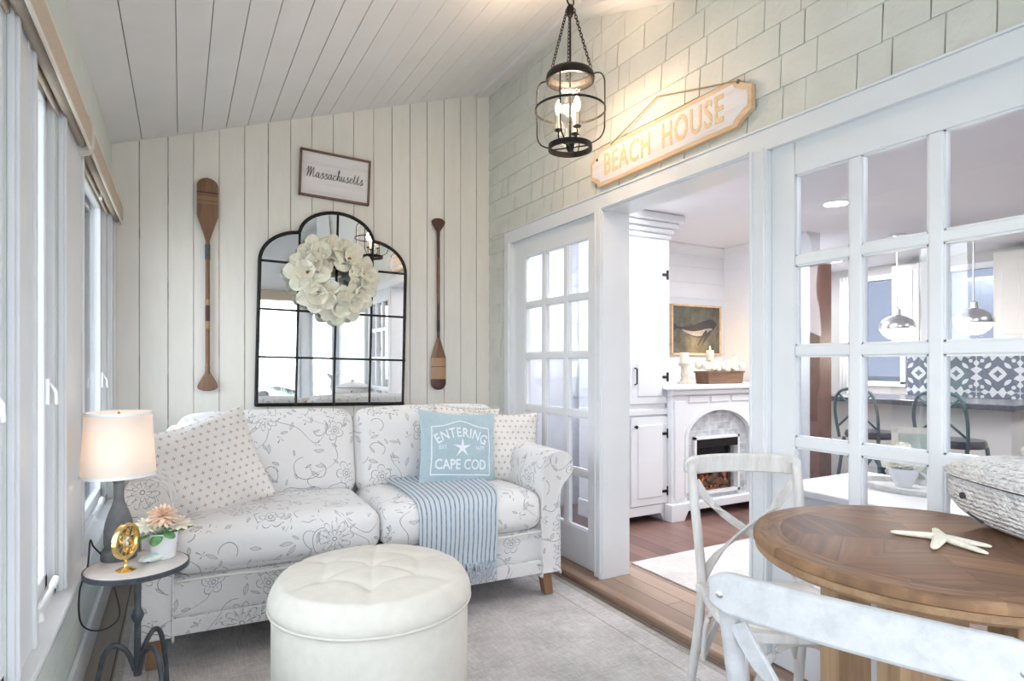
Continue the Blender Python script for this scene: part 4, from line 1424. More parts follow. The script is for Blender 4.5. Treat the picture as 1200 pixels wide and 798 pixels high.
for (r_, z_) in ((0.1345, 0.298), (0.1185, 0.512)):
    tr_ = MB()
    tr_.lathe([(r_, z_ - 0.006), (r_ + 0.0015, z_ - 0.006), (r_ + 0.001, z_ + 0.005), (r_ - 0.001, z_ + 0.005)], n=64, close=True)
    tr_.build('shade_trim', 'ceramic', shd, smooth=60)
hp = MB(); hp.tube([(0.02, 0, 0.31), (0.045, 0, 0.37), (0.04, 0, 0.44), (0, 0, 0.50), (-0.04, 0, 0.44), (-0.045, 0, 0.37), (-0.02, 0, 0.31)], 0.0015, 6)
for k_ in range(3):
    a_ = k_ * 2.1; hp.tube([(0, 0, 0.50), (0.117 * math.cos(a_), 0.117 * math.sin(a_), 0.505)], 0.0015, 6)
hp.lathe([(0.006, 0.50), (0.008, 0.507), (0.003, 0.517), (0, 0.519)], n=10)
hp.build('harp', 'gold', lamp, smooth=True)
sw_ = MB(); sw_.tube([(0.0, -0.062, 0.015), (0.0, -0.072, 0.015)], 0.006, 10); sw_.build('switch', 'copper', lamp, smooth=40)
point_lamp('lamp_glow', (-0.192, 2.535, TL + 0.40), 1.5, (1.0, 0.80, 0.64), 0.03)
# cord of the lamp
cd = MB(); cd.tube(cr([(-0.235, 2.52, 0.515), (-0.262, 2.50, 0.56), (-0.270, 2.485, 0.585), (-0.276, 2.47, 0.50), (-0.298, 2.47, 0.42), (-0.295, 2.50, 0.30), (-0.25, 2.62, 0.225), (-0.20, 2.66, 0.25), (-0.215, 2.66, 0.36)], 6), 0.0028, 6)
tag(cd.build('lamp_cord', 'cord', smooth=True), 'thin black cord looping from the lamp base down under the small table', 'cord')

# gold orb ornament
au = empty('brass_ornament', (-0.160, 2.375, TL), R(58), 'small brass openwork ornament of nested rings on a domed foot, on the side table', 'ornament')
MB().lathe([(0, 0), (0.029, 0), (0.030, 0.003), (0.020, 0.008), (0.010, 0.011), (0.006, 0.018), (0.005, 0.032), (0.008, 0.036), (0.004, 0.040), (0, 0.042)], n=28).build('foot', 'gold', au, smooth=50)
rgm = Matrix.Translation((0, 0, 0.098)) @ Matrix.Rotation(R(90), 4, 'X')
MB().lathe([(0.048, -0.008), (0.058, -0.008), (0.059, 0.0), (0.058, 0.008), (0.048, 0.008), (0.046, 0.0)], n=48, mt=rgm, close=True).build('outer_ring', 'gold', au, smooth=50)
inn = MB()
inn.lathe([(0.034, -0.004), (0.040, -0.004), (0.040, 0.004), (0.034, 0.004)], n=40, mt=Matrix.Translation((0, 0, 0.098)) @ Matrix.Rotation(R(90), 4, 'X') @ Matrix.Rotation(R(28), 4, 'Y'), close=True)
inn.lathe([(0.020, -0.003), (0.025, -0.003), (0.025, 0.003), (0.020, 0.003)], n=32, mt=Matrix.Translation((0, 0, 0.098)) @ Matrix.Rotation(R(90), 4, 'X') @ Matrix.Rotation(R(-35), 4, 'X'), close=True)
for k_ in range(6):
    a_ = k_ * PI / 6
    inn.tube([(-0.047 * math.cos(a_), 0, 0.098 - 0.047 * math.sin(a_)), (0.047 * math.cos(a_), 0, 0.098 + 0.047 * math.sin(a_))], 0.0016, 6)
inn.build('inner_rings', 'gold', au, smooth=50)
hg = MB(); hg.lathe([(0, -0.014), (0.009, -0.013), (0.008, -0.006), (0.002, 0), (0.008, 0.006), (0.009, 0.013), (0, 0.014)], (0, 0, 0.098), 16)
hg.build('hourglass', 'ceramic', au, smooth=50)
# potted flowers
fp = empty('potted_flower', (-0.055, 2.475, TL), 0, 'peach and cream artificial dahlia with green leaves in a white pot', 'flower pot')
MB().lathe([(0, 0), (0.036, 0), (0.039, 0.004), (0.046, 0.085), (0.047, 0.09), (0.043, 0.09), (0.040, 0.07), (0, 0.07)], n=36).build('pot', 'ceramic', fp, smooth=50)
def petal(mb, c, az, el, L, W, cup=0.3, twist=0, base=0.0, n=5):
    """flat-ish petal from c along direction (az, el)"""
    d = Vector((math.cos(az) * math.cos(el), math.sin(az) * math.cos(el), math.sin(el)))
    side = Vector((-math.sin(az), math.cos(az), 0))
    up = d.cross(side) * -1
    vs = []
    for i in range(n + 1):
        t = i / n
        w = W * math.sin(PI * min(1, t * 0.9 + 0.08)) ** 0.7 * (1 if i < n else 0.25)
        bend = cup * L * t * t
        for k_ in (-1, -0.5, 0, 0.5, 1):
            p = Vector(c) + d * (base + L * t) + side * k_ * w + up * (bend + 0.25 * w * k_ * k_)
            vs.append(tuple(p))
    fs = []
    for i in range(n):
        for k_ in range(4): fs.append((i * 5 + k_, i * 5 + k_ + 1, (i + 1) * 5 + k_ + 1, (i + 1) * 5 + k_))
    mb.add(vs, fs)
def solid(o, t=0.0008):
    m_ = o.modifiers.new('thick', 'SOLIDIFY'); m_.thickness = t; m_.offset = 0
    return o
r3 = random.Random(5)
dh = MB(); c0 = (-0.002, -0.015, 0.150)
for ring_, (cnt, el, L_, W_) in enumerate([(14, -0.35, 0.060, 0.0095), (13, 0.1, 0.058, 0.0095), (13, 0.5, 0.054, 0.009), (11, 0.85, 0.048, 0.008), (9, 1.2, 0.042, 0.007)]):
    for k_ in range(cnt): petal(dh, c0, 2 * PI * k_ / cnt + ring_ * 0.3 + r3.uniform(-.1, .1), el + r3.uniform(-.12, .12), L_ * r3.uniform(0.9, 1.1), W_, 0.25)
solid(dh.build('blossom', 'petal_peach', fp, smooth=True, fix=False))
dh = MB(); c0 = (0.045, 0.0, 0.115)
for ring_, (cnt, el, L_, W_) in enumerate([(12, 0.1, 0.055, 0.013), (11, 0.5, 0.048, 0.012), (9, 0.95, 0.038, 0.010)]):
    for k_ in range(cnt): petal(dh, c0, 2 * PI * k_ / cnt + ring_ * 0.3, el + r3.uniform(-.1, .1), L_ * r3.uniform(0.9, 1.1), W_, 0.3)
solid(dh.build('blossom', 'petal_cream', fp, smooth=True, fix=False))
dh = MB(); c0 = (-0.05, -0.005, 0.125)
for ring_, (cnt, el, L_, W_) in enumerate([(12, -0.2, 0.050, 0.011), (11, 0.3, 0.045, 0.010), (8, 0.8, 0.035, 0.009)]):
    for k_ in range(cnt): petal(dh, c0, 2 * PI * k_ / cnt + ring_ * 0.3, el, L_ * r3.uniform(0.9, 1.1), W_, 0.3)
solid(dh.build('blossom', 'petal_white', fp, smooth=True, fix=False))
for (az, el, L_, W_, c0) in ((R(-110), -0.5, 0.06, 0.020, (-0.012, -0.03, 0.095)), (R(-60), -0.35, 0.05, 0.018, (0.01, -0.03, 0.10)), (R(-10), 0.35, 0.065, 0.017, (0.035, -0.01, 0.09)), (R(200), -0.1, 0.05, 0.016, (-0.04, -0.02, 0.09)), (R(-80), 0.1, 0.04, 0.016, (0.01, -0.035, 0.112)), (R(175), -0.8, 0.06, 0.006, (-0.055, -0.015, 0.10))):
    lf = MB(); petal(lf, c0, az, el, L_, W_, 0.1, n=8)
    solid(lf.build('leaf', 'leaf', fp, smooth=True, fix=False))
stm = MB()
for c0 in ((-0.002, -0.02, 0.138), (0.045, 0, 0.115), (-0.05, -0.005, 0.125)): stm.tube([(c0[0] * 0.3, c0[1] * 0.3, 0.06), c0], 0.002, 6)
stm.build('stem', 'leaf', fp, smooth=True)
# glass stone dish
gd = MB(); blob(gd, (0, 0, 0), 0.040, 0.024, 0.014, 4, 14, 0.06)
M['seaglass'] = plain('pale_sea_glass', (0.72, 0.82, 0.80), 0.12, var=0.08, scale=40)
gdo = gd.build('sea_glass_stone', 'seaglass', smooth=True); gdo.location = (-0.090, 2.435, TL + 0.0135); gdo.rotation_euler = (0, 0, R(25))
tag(gdo, 'pale green oval glass stone lying in front of the white flower pot', 'stone')

# ------------------------------------------------------------------ MIRROR
mr = empty('arched_mirror', (0.887, 4.078, 0.915), 0, 'black-framed window mirror with three arches, hung above the sofa', 'mirror', rot=(0, R(1.3), 0))
W2 = 0.475
def outline(ins=0.0):
    pts = [(-W2 + ins, ins)]
    a1 = 0.905
    # left small arch: quarter from spring to notch
    nx, nz = -0.239, 1.112
    for k_ in range(0, 11):
        t = k_ / 10 * PI / 2 * 0.93
        pts.append((-0.225 - (0.25 - ins) * math.cos(t), a1 + (0.205 - ins) * math.sin(t)))
    for k_ in range(0, 21):
        t = PI - (0.0 + k_ / 20) * PI
        x = (0.243 - ins * 0.6) * math.cos(t); z_ = 1.09 + (0.178 - ins) * math.sin(t)
        if z_ >= 1.10: pts.append((x, z_))
    for k_ in range(10, -1, -1):
        t = k_ / 10 * PI / 2 * 0.93
        pts.append((0.225 + (0.25 - ins) * math.cos(t), a1 + (0.205 - ins) * math.sin(t)))
    pts.append((W2 - ins, ins))
    return pts
OL = outline()
pl = MB(); pl.prism(OL, -0.004, 0.004, 'XZ'); pl.build('mirror_glass', 'mirror', mr)
bkp = MB(); bkp.prism(OL, 0.005, 0.010, 'XZ'); bkp.build('backing', 'dark', mr)
fm = MB()
pth = [(x, -0.006, z_) for x, z_ in OL]
fm.tube(pth + [pth[0]], 0.0115, 8, up=(0, 1, 0)); fm.tube([pth[-1], pth[0]], 0.0115, 8)
fm.build('frame', 'black_metal', mr, smooth=50)
mt_ = MB()
for x, zt in ((-0.239, 1.105), (0.0, 1.265), (0.239, 1.105)): mt_.tube([(x, -0.010, 0.0), (x, -0.010, zt)], 0.0068, 8)
for z_ in (0.302, 0.604, 0.908): mt_.tube([(-W2, -0.010, z_), (W2, -0.010, z_)], 0.0068, 8)
for x in (-0.475, -0.239, 0, 0.239, 0.475):
    for z_ in (0.0, 0.302, 0.604):
        mt_.lathe([(0, -0.011), (0.009, -0.009), (0.012, 0), (0.009, 0.009), (0, 0.011)], (x, -0.010, z_), 10)
mt_.build('glazing_bars', 'black_metal', mr, smooth=50)

# wreath
wr_ = empty('magnolia_wreath', (0.875, 4.045, 1.745), 0, 'wreath of large cream magnolia blossoms hanging on the arched mirror', 'wreath')
r4 = random.Random(11)
base = MB(); base.tube([(0.155 * math.cos(2 * PI * k_ / 40), 0, 0.16 * math.sin(2 * PI * k_ / 40)) for k_ in range(40)], 0.012, 8, closed=True)
base.build('ring', 'sage_leaf', wr_, smooth=True)
MB().bar([(0.0, 0.0, 0.155), (0.0, 0.006, 0.30), (-0.01, 0.01, 0.42)], 0.012, 0.002, (1, 0, 0)).build('hanging_ribbon', 'sage_leaf', wr_)
def magnolia(c, face, size, seed):
    rq = random.Random(seed)
    root_q = Vector((face[0], -1, face[1])).normalized().to_track_quat('Z', 'Y').to_matrix().to_4x4()
    mb = MB()
    def pet(az, el, L_, W_, cup, h):
        n = 8
        d = Vector((math.cos(az) * math.cos(el), math.sin(az) * math.cos(el), math.sin(el)))
        side = Vector((-math.sin(az), math.cos(az), 0)); up = (d.cross(side)) * -1
        if up.z < 0: up = -up
        vs = []
        ph = rq.uniform(0, 6)
        for i in range(n + 1):
            t = i / n
            w = W_ * (math.sin(PI * (t * 0.86 + 0.07)) ** 0.6)
            if i == n: w *= 0.5
            for k_ in range(-3, 4):
                q = k_ / 3
                p = d * (L_ * t) + side * q * w + up * (cup * L_ * t * t + 0.22 * w * q * q + 0.006 * math.sin(5 * q + 7 * t + ph)) + Vector((0, 0, h))
                vs.append(tuple((root_q @ p) + Vector(c)))
        fs = []
        for i in range(n):
            for k_ in range(6): fs.append((i * 7 + k_, i * 7 + k_ + 1, (i + 1) * 7 + k_ + 1, (i + 1) * 7 + k_))
        mb.add(vs, fs)
    o_ = rq.uniform(0, 6)
    for k_ in range(6): pet(o_ + k_ * PI / 3 + rq.uniform(-.12, .12), 0.0 + rq.uniform(-.1, .1), size * rq.uniform(.95, 1.08), size * 0.42, 0.22, 0)
    for k_ in range(5): pet(o_ + 0.5 + k_ * 2 * PI / 5, 0.55, size * 0.72, size * 0.34, 0.35, 0.004)
    fl = solid(mb.build('blossom', 'petal_white', wr_, smooth=True, fix=False), 0.0012)
    ctr = MB(); ctr.lathe([(0, -0.002), (0.012, 0), (0.014, 0.008), (0.010, 0.018), (0, 0.022)], n=12, mt=root_q)
    vs2 = [(v[0] + c[0], v[1] + c[1], v[2] + c[2]) for v in ctr.v]; ctr.v = vs2
    ctr.build('stamen', 'seed', fl, smooth=True)
for (dx, dz, sz_, fx, fz) in ((-0.10, 0.145, 0.125, -0.15, 0.35), (0.10, 0.135, 0.12, 0.3, 0.35), (-0.185, 0.02, 0.13, -0.5, 0.05), (0.20, 0.03, 0.115, 0.5, 0.1),
                              (-0.115, -0.115, 0.125, -0.25, -0.35), (0.165, -0.10, 0.115, 0.4, -0.3), (0.03, -0.19, 0.125, 0.1, -0.5), (-0.005, 0.20, 0.10, 0.0, 0.5), (-0.06, -0.15, 0.11, -0.1, -0.4), (0.11, -0.17, 0.11, 0.3, -0.4), (-0.17, 0.09, 0.11, -0.4, 0.2), (0.20, -0.03, 0.11, 0.5, 0)):
    magnolia((dx * 0.90, -0.045 - r4.uniform(0, 0.02), dz * 0.90), (fx, fz), sz_ * 1.10, int(1000 * dx) + 50)
for k_ in range(26):
    a_ = 2 * PI * k_ / 26 + r4.uniform(-.1, .1)
    lf = MB()
    d = Vector((math.cos(a_), -0.1, math.sin(a_))); sd = Vector((-math.sin(a_), 0, math.cos(a_)))
    L_, W_ = r4.uniform(0.10, 0.14), 0.028
    inn_ = 0.135 if k_ % 4 else 0.08
    vs = []
    for i in range(7):
        t = i / 6
        for q in (-1, 0, 1):
            p = d * (inn_ + L_ * t) + sd * q * W_ * math.sin(PI * min(1, t * 0.95 + 0.05)) + Vector((0, -0.004 + 0.006 * q * q - 0.012 * math.sin(t * 3), 0))
            vs.append(tuple(p))
    lf.add(vs, [(i * 3 + q, i * 3 + q + 1, i * 3 + 4 + q, i * 3 + 3 + q) for i in range(6) for q in (0, 1)])
    solid(lf.build('leaf', 'sage_leaf', wr_, smooth=True, fix=False), 0.001)

# ------------------------------------------------------------------ MASSACHUSETTS SIGN
ms = empty('framed_sign', (0.899, 4.076, 2.418), 0, 'framed white sign with the script word Massachusetts above the mirror', 'sign', rot=(0, R(2.2), 0))
W_, H_ = 0.457, 0.302
MB().box(-W_ / 2 + 0.005, W_ / 2 - 0.005, -0.004, 0.008, -H_ / 2 + 0.005, H_ / 2 - 0.005).build('panel', 'white_slat', ms)
f = MB()
for q in ((-W_ / 2, W_ / 2, H_ / 2 - 0.012, H_ / 2), (-W_ / 2, W_ / 2, -H_ / 2, -H_ / 2 + 0.012), (-W_ / 2, -W_ / 2 + 0.012, -H_ / 2, H_ / 2), (W_ / 2 - 0.012, W_ / 2, -H_ / 2, H_ / 2)):
    f.box(q[0], q[1], -0.018, 0.010, q[2], q[3])
f.build('frame', 'frame_wood', ms, bevel=0.001)
GL = {'M': ([(-.3, 1.1), (0, 1.55), (.25, 1.9), (.2, 1.0), (.0, 0), (.5, 1.2), (.9, 1.9), (.85, .9), (.75, 0), (1.2, 1.2), (1.6, 1.8), (1.55, .8), (1.6, .1), (1.9, .05), (2.2, .4)], 2.2),
      'a': ([(0, .3), (.3, .8), (.85, .95), (.5, 1), (.15, .55), (.25, .05), (.6, .2), (.92, .95), (.85, .3), (1.0, 0), (1.3, .35)], 1.3),
      's': ([(0, .3), (.4, .75), (.6, 1.1), (.65, .6), (.75, .2), (.45, -.1), (.2, .1), (.6, .0), (1, .35)], 1.0),
      'c': ([(0, .3), (.4, .9), (.75, .85), (.5, 1), (.15, .6), (.25, .1), (.6, 0), (1, .35)], 1.0),
      'h': ([(0, .3), (.45, 1.2), (.62, 1.95), (.45, 2.05), (.35, 1.2), (.25, 0), (.45, .8), (.75, 1), (.8, .5), (.85, .05), (1.2, .35)], 1.2),
      'u': ([(0, .35), (.2, 1), (.15, .4), (.3, 0), (.6, .2), (.85, 1), (.8, .4), (.95, 0), (1.25, .35)], 1.25),
      'e': ([(0, .3), (.5, .55), (.7, .9), (.45, 1), (.2, .6), (.3, .1), (.6, 0), (1, .35)], 1.0),
      't': ([(0, .3), (.35, 1.0), (.5, 1.75), (.4, 1), (.4, .2), (.6, 0), (.95, .35)], 0.95)}
x = 0; strokes = []
for ch in 'Massachusetts':
    pts, adv = GL[ch]
    strokes.append([(x + px_, pz_) for px_, pz_ in pts])
    if ch == 't': strokes.append([(x + .05, 1.25), (x + .8, 1.3)])
    x += adv
tot = x; sc = 0.365 / tot
tx = MB()
for s_ in strokes:
    c3 = cr([((px_ + 0.12 * pz_ - tot / 2) * sc, -0.0055, (pz_ - 0.7) * sc * 1.45 + 0.002) for px_, pz_ in s_], 5)
    rad = []
    for i in range(len(c3)):
        j = min(i + 1, len(c3) - 1); k_ = max(i - 1, 0)
        dz = abs(c3[j][2] - c3[k_][2]); dd = math.dist(c3[j], c3[k_]) + 1e-6
        rad.append(0.0008 + 0.0013 * (dz / dd) ** 2)
    tx.tube(c3, rad, 6, up=(0, 1, 0))
tx.build('lettering', 'ink', ms, smooth=True)

# ------------------------------------------------------------------ PADDLES
def paddle_blade_outline(L, W, tip_round=True):
    pts = []
    for k_ in range(0, 13):
        a_ = PI / 2 * k_ / 12
        pts.append((W / 2 * math.sin(a_) ** 0.8 if k_ else 0.0, -W * 0.42 * (math.cos(a_)) + W * 0.42))
    return pts
def paddle(name, loc, flip, label):
    root = empty(name, loc, 0, label, 'paddle', None, rot=(0, R(180) if flip else 0, 0))
    # local: blade at top. z 0 .. -1.27 downward
    T, Lb = 0.0, 0.37
    def width(s_):       # half width down the blade, s in 0..1
        if s_ < 0.14: return 0.058 * math.sqrt(max(0, 1 - ((0.14 - s_) / 0.14) ** 2))
        if s_ < 0.62: return 0.058
        q = (s_ - 0.62) / 0.38
        return 0.058 * (1 - q) ** 1.1 * 0.85 + 0.015 + 0.058 * 0.15 * (1 - q) - 0.015 * (1 - q)
    def section(z0, z1, mat, nm, par, n=20, grow=0.0):
        mb = MB(); vs = []; fs = []
        for i in range(n + 1):
            s_ = z0 + (z1 - z0) * i / n
            w = max(0.002, width(s_)) + grow; th_ = grow + 0.006 + 0.009 * max(0, (s_ - 0.5) / 0.5) ** 2
            for (u, v) in ((-1, 0), (-0.6, -0.8), (0, -1), (0.6, -0.8), (1, 0), (0.6, 0.8), (0, 1), (-0.6, 0.8)):
                vs.append((u * w, v * th_, -s_ * Lb))
        for i in range(n):
            for k_ in range(8): fs.append((i * 8 + k_, i * 8 + (k_ + 1) % 8, i * 8 + 8 + (k_ + 1) % 8, i * 8 + 8 + k_))
        fs.append(tuple(range(8))[::-1]); fs.append(tuple(n * 8 + k_ for k_ in range(8)))
        mb.add(vs, fs)
        return mb.build(nm, mat, par, smooth=60)
    return root, section
# paddle A: blade up
pa, sec_ = paddle('wooden_paddle', (0.141, 4.062, 2.30), False, 'long wooden paddle hung blade up, left of the arched mirror')
sec_(0.0, 1.0, 'paddle', 'blade', pa, 90)
sec_(0.225, 0.25, 'paddle_dark', 'blade_stripe', pa, 6, 0.0005)
sec_(0.30, 0.36, 'paddle_mid', 'blade_stripe', pa, 6, 0.0005)
sec_(0.385, 0.42, 'paddle_mid', 'blade_stripe', pa, 6, 0.0005)
def shaft(z0, z1, r_, mat, par, nm='shaft'):
    MB().tube([(0, 0, z0), (0, 0, z1)], r_, 14).build(nm, mat, par, smooth=50)
shaft(-0.36, -1.18, 0.0125, 'paddle', pa)
shaft(-0.40, -0.49, 0.0145, 'grey_metal', pa, 'shaft_wrap')
shaft(-0.73, -0.765, 0.0132, 'paddle_light', pa, 'shaft_band')
shaft(-0.765, -0.86, 0.0132, 'paddle_dark', pa, 'shaft_band')
shaft(-0.86, -0.905, 0.0132, 'paddle_light', pa, 'shaft_band')
gp = MB(); gp.prism(cr([(-0.012, -1.13), (-0.016, -1.17), (-0.05, -1.235), (-0.052, -1.265), (-0.02, -1.278), (0.02, -1.278), (0.052, -1.265), (0.05, -1.235), (0.016, -1.17), (0.012, -1.13)], 5, closed=True), -0.010, 0.010, 'XZ')
gp.build('grip', 'paddle', pa, bevel=0.005)
# paddle B: blade down
pb, sec_ = paddle('wooden_paddle', (1.625, 4.062, 0.995), True, 'slim banded paddle hung blade down, right of the arched mirror')
sec_(0.0, 1.0, 'paddle', 'blade', pb, 90)
sec_(0.01, 0.20, 'paddle_dark', 'blade_stripe', pb, 24, 0.0005)
sec_(0.215, 0.44, 'paddle_light', 'blade_stripe', pb, 12, 0.0005)
sec_(0.46, 0.62, 'paddle_light', 'blade_stripe', pb, 12, 0.0005)
shaft(-0.36, -1.17, 0.0115, 'paddle_dark', pb)
shaft(-0.42, -0.50, 0.0125, 'cord', pb, 'shaft_wrap')
shaft(-0.62, -0.95, 0.0122, 'paddle', pb, 'shaft_band')
gp = MB(); gp.prism(cr([(-0.011, -1.10), (-0.014, -1.14), (-0.045, -1.19), (-0.048, -1.215), (-0.02, -1.232), (0.02, -1.232), (0.048, -1.215), (0.045, -1.19), (0.014, -1.14), (0.011, -1.10)], 5, closed=True), -0.009, 0.009, 'XZ')
gp.build('grip', 'paddle_dark', pb, bevel=0.005)
hk = MB()

# ------------------------------------------------------------------ BEACH HOUSE SIGN (right wall)
bh = empty('wooden_sign', (2.028, 2.212, 2.262), R(-90), 'long whitewashed wooden sign reading BEACH HOUSE, hung by rope over the doorway', 'sign', rot=(0, R(-0.6), R(-90)))
# local: x to the right along the wall (world -Y), y into the wall (+X)
def sign_outline(ins):
    w, h = 0.545 - ins, 0.102 - ins
    e = 0.055
    pts = [(-w + e + 0.02, h), (w - e - 0.02, h), (w - e - 0.008, h - 0.018), (w - 0.018, h - 0.045), (w, h - 0.05), (w, -h + 0.05), (w - 0.018, -h + 0.045), (w - e - 0.008, -h + 0.018),
           (w - e - 0.02, -h), (-w + e + 0.02, -h), (-w + e + 0.008, -h + 0.018), (-w + 0.018, -h + 0.045), (-w, -h + 0.05), (-w, h - 0.05), (-w + 0.018, h - 0.045), (-w + e + 0.008, h - 0.018)]
    return pts
q = MB(); q.prism(sign_outline(0), -0.012, 0.012, 'XZ'); 
for v in [0]: pass
M['pale_wood_x'] = mat_wood('pale_pine_edge_board', (0.50, 0.31, 0.17), (0.70, 0.48, 0.29), (0.82, 0.63, 0.44), 0, 1.3, 0.6)
M['sign_white_x'] = mat_wood('whitewashed_sign_face', (0.60, 0.54, 0.52), (0.74, 0.72, 0.74), (0.80, 0.79, 0.81), 0, 2.0, 0.7)
q.build('board', 'pale_wood_x', bh, bevel=0.002)
q = MB(); q.prism(sign_outline(0.019), -0.0135, -0.004, 'XZ'); q.build('painted_face', 'sign_white_x', bh)
for word, xo in (('BEACH', -0.235), ('HOUSE', 0.215)):
    vs, fs = text_mesh(word, 0.165, 0.0008, spacing=1.14, bold=0.0028, sx=0.66)
    tv = MB()
    tv.add([(x_ + xo, -0.0145 - z_, y_ + 0.0) for x_, y_, z_ in vs], fs)
    tv.build('lettering', 'sign_letters', bh)
rp = MB(); rp.tube([(-0.36, -0.014, 0.098), (-0.14, 0.004, 0.185), (-0.02, 0.006, 0.225), (0.20, 0.004, 0.165), (0.48, -0.014, 0.085)], 0.0035, 8)
rp.build('rope', 'rope', bh, smooth=True)
sc_ = MB()
for x_, z_ in ((0.48, 0.082), (-0.48, 0.05)):
    sc_.lathe([(0.008, 0), (0.008, 0.003), (0.0, 0.005)], (x_, -0.013, z_), 12, Matrix.Rotation(R(90), 4, 'X'))
sc_.build('screw', 'grey_metal', bh, smooth=40)

# ------------------------------------------------------------------ PENDANT LANTERN
lt = empty('lantern_pendant', (1.622, 2.381, 2.20), R(20), 'black iron cage lantern with glass jar and three candle bulbs, hanging on chains', 'pendant light')
def ring(mb, r_, z_, t, h, n=56): mb.lathe([(r_ - t, z_ - h), (r_, z_ - h), (r_, z_ + h), (r_ - t, z_ + h)], n=n, close=True)
k1 = MB(); ring(k1, 0.104, 0.012, 0.008, 0.013); k1.build('bottom_ring', 'black_metal', lt, smooth=40)
k1 = MB(); k1.lathe([(0.102, 0.325), (0.113, 0.325), (0.116, 0.338), (0.112, 0.358), (0.102, 0.370), (0.094, 0.372), (0.094, 0.364), (0.103, 0.352), (0.106, 0.338)], n=56, close=True)
k1.build('collar', 'black_metal', lt, smooth=50)
k1 = MB(); ring(k1, 0.168, 0.19, 0.003, 0.005, 72); k1.build('middle_hoop', 'black_metal', lt, smooth=40)
for k_ in range(4):
    a_ = k_ * PI / 2 + 0.35
    p2 = [(0.108, 0.340), (0.125, 0.347), (0.150, 0.340), (0.163, 0.315), (0.166, 0.28), (0.166, 0.12), (0.163, 0.075), (0.148, 0.045), (0.125, 0.03), (0.104, 0.022)]
    MB().tube(cr([(r_ * math.cos(a_), r_ * math.sin(a_), z_) for r_, z_ in p2], 4), 0.0036, 8).build('cage_wire', 'black_metal', lt, smooth=True)
jr = MB(); jr.lathe([(0.094, 0.34), (0.094, 0.325), (0.108, 0.305), (0.122, 0.285), (0.128, 0.255), (0.128, 0.09), (0.120, 0.055), (0.098, 0.028), (0.096, 0.028), (0.118, 0.057), (0.126, 0.09), (0.126, 0.255), (0.120, 0.285), (0.106, 0.303), (0.092, 0.325), (0.092, 0.34)], n=56, close=True)
jr.build('glass_jar', 'jar_glass', lt, smooth=50)
hb = MB(); hb.lathe([(0, -0.012), (0.010, -0.008), (0.016, 0.0), (0.020, 0.012), (0.020, 0.03), (0.012, 0.045), (0.006, 0.05)], n=20)
hb.tube([(0, 0, 0.04), (0, 0, 0.66)], 0.0052, 10)
for k_ in range(4):
    a_ = k_ * PI / 2 + 0.35
    hb.tube([(0.016 * math.cos(a_), 0.016 * math.sin(a_), 0.012), (0.1 * math.cos(a_), 0.1 * math.sin(a_), 0.012)], 0.0035, 6)
hb.build('centre_rod', 'black_metal', lt, smooth=50)
hb = MB(); hb.lathe([(0, 0.63), (0.012, 0.635), (0.018, 0.65), (0.018, 0.675), (0.010, 0.69), (0, 0.695)], n=20)
hb.tube([(0.028 * math.sin(2 * PI * k_ / 24), 0, 0.715 + 0.028 * math.cos(2 * PI * k_ / 24)) for k_ in range(24)], 0.004, 8, closed=True)
hb.build('top_hub', 'black_metal', lt, smooth=50)
for k_ in range(3):
    a_ = k_ * 2 * PI / 3 + 0.2
    ar = MB(); ar.tube(cr([(0.012 * math.cos(a_), 0.012 * math.sin(a_), 0.03), (0.035 * math.cos(a_), 0.035 * math.sin(a_), 0.035), (0.055 * math.cos(a_), 0.055 * math.sin(a_), 0.06), (0.055 * math.cos(a_), 0.055 * math.sin(a_), 0.09)], 5), 0.0035, 8)
    ar.lathe([(0.004, 0.088), (0.018, 0.092), (0.019, 0.097), (0.010, 0.10), (0.010, 0.102)], (0.055 * math.cos(a_), 0.055 * math.sin(a_), 0), 16)
    arm_ = ar.build('candle_arm', 'black_metal', lt, smooth=50)
    MB().tube([(0.055 * math.cos(a_), 0.055 * math.sin(a_), 0.10), (0.055 * math.cos(a_), 0.055 * math.sin(a_), 0.165)], 0.0095, 14).build('candle_sleeve', 'candle', arm_, smooth=40)
    bl_ = MB(); bl_.lathe([(0.007, 0.165), (0.013, 0.18), (0.0155, 0.197), (0.012, 0.217), (0.004, 0.236), (0, 0.24)], (0.055 * math.cos(a_), 0.055 * math.sin(a_), 0), 16)
    bl_.build('bulb', 'bulb', arm_, smooth=True)
point_lamp('lantern_glow', (1.622, 2.381, 2.20 + 0.30), 8, (1.0, 0.70, 0.45), 0.05)
def chain(mb, a, b_, link=0.022, r_=0.0022):
    A, B = Vector(a), Vector(b_); d = B - A; n = int(d.length / (link * 0.72)); t = d.normalized()
    s1 = t.cross(Vector((0, 1, 0.3))).normalized(); s2 = t.cross(s1)
    for i in range(n):
        c_ = A + d * ((i + 0.5) / n); sd = s1 if i % 2 else s2
        mb.tube([c_ + t * (link / 2) * math.cos(2 * PI * k_ / 10) + sd * 0.0065 * math.sin(2 * PI * k_ / 10) for k_ in range(10)], r_, 5, closed=True)
for k_ in range(3):
    a_ = k_ * 2 * PI / 3 + 0.75
    ch_ = MB(); chain(ch_, (0.018 * math.cos(a_), 0.018 * math.sin(a_), 0.665), (0.104 * math.cos(a_), 0.104 * math.sin(a_), 0.368))
    ch_.build('chain', 'black_metal', lt, smooth=True)
ch_ = MB(); chain(ch_, (0, 0, 0.735), (0, 0, cz(1.622) - 2.20 - 0.005), 0.04, 0.0035)
ch_.lathe([(0.0, 0.0), (0.06, 0.0), (0.055, 0.015), (0.01, 0.03), (0, 0.03)], (0, 0, cz(1.622) - 2.20 - 0.03), 24)
ch_.build('hanging_chain', 'black_metal', lt, smooth=True)

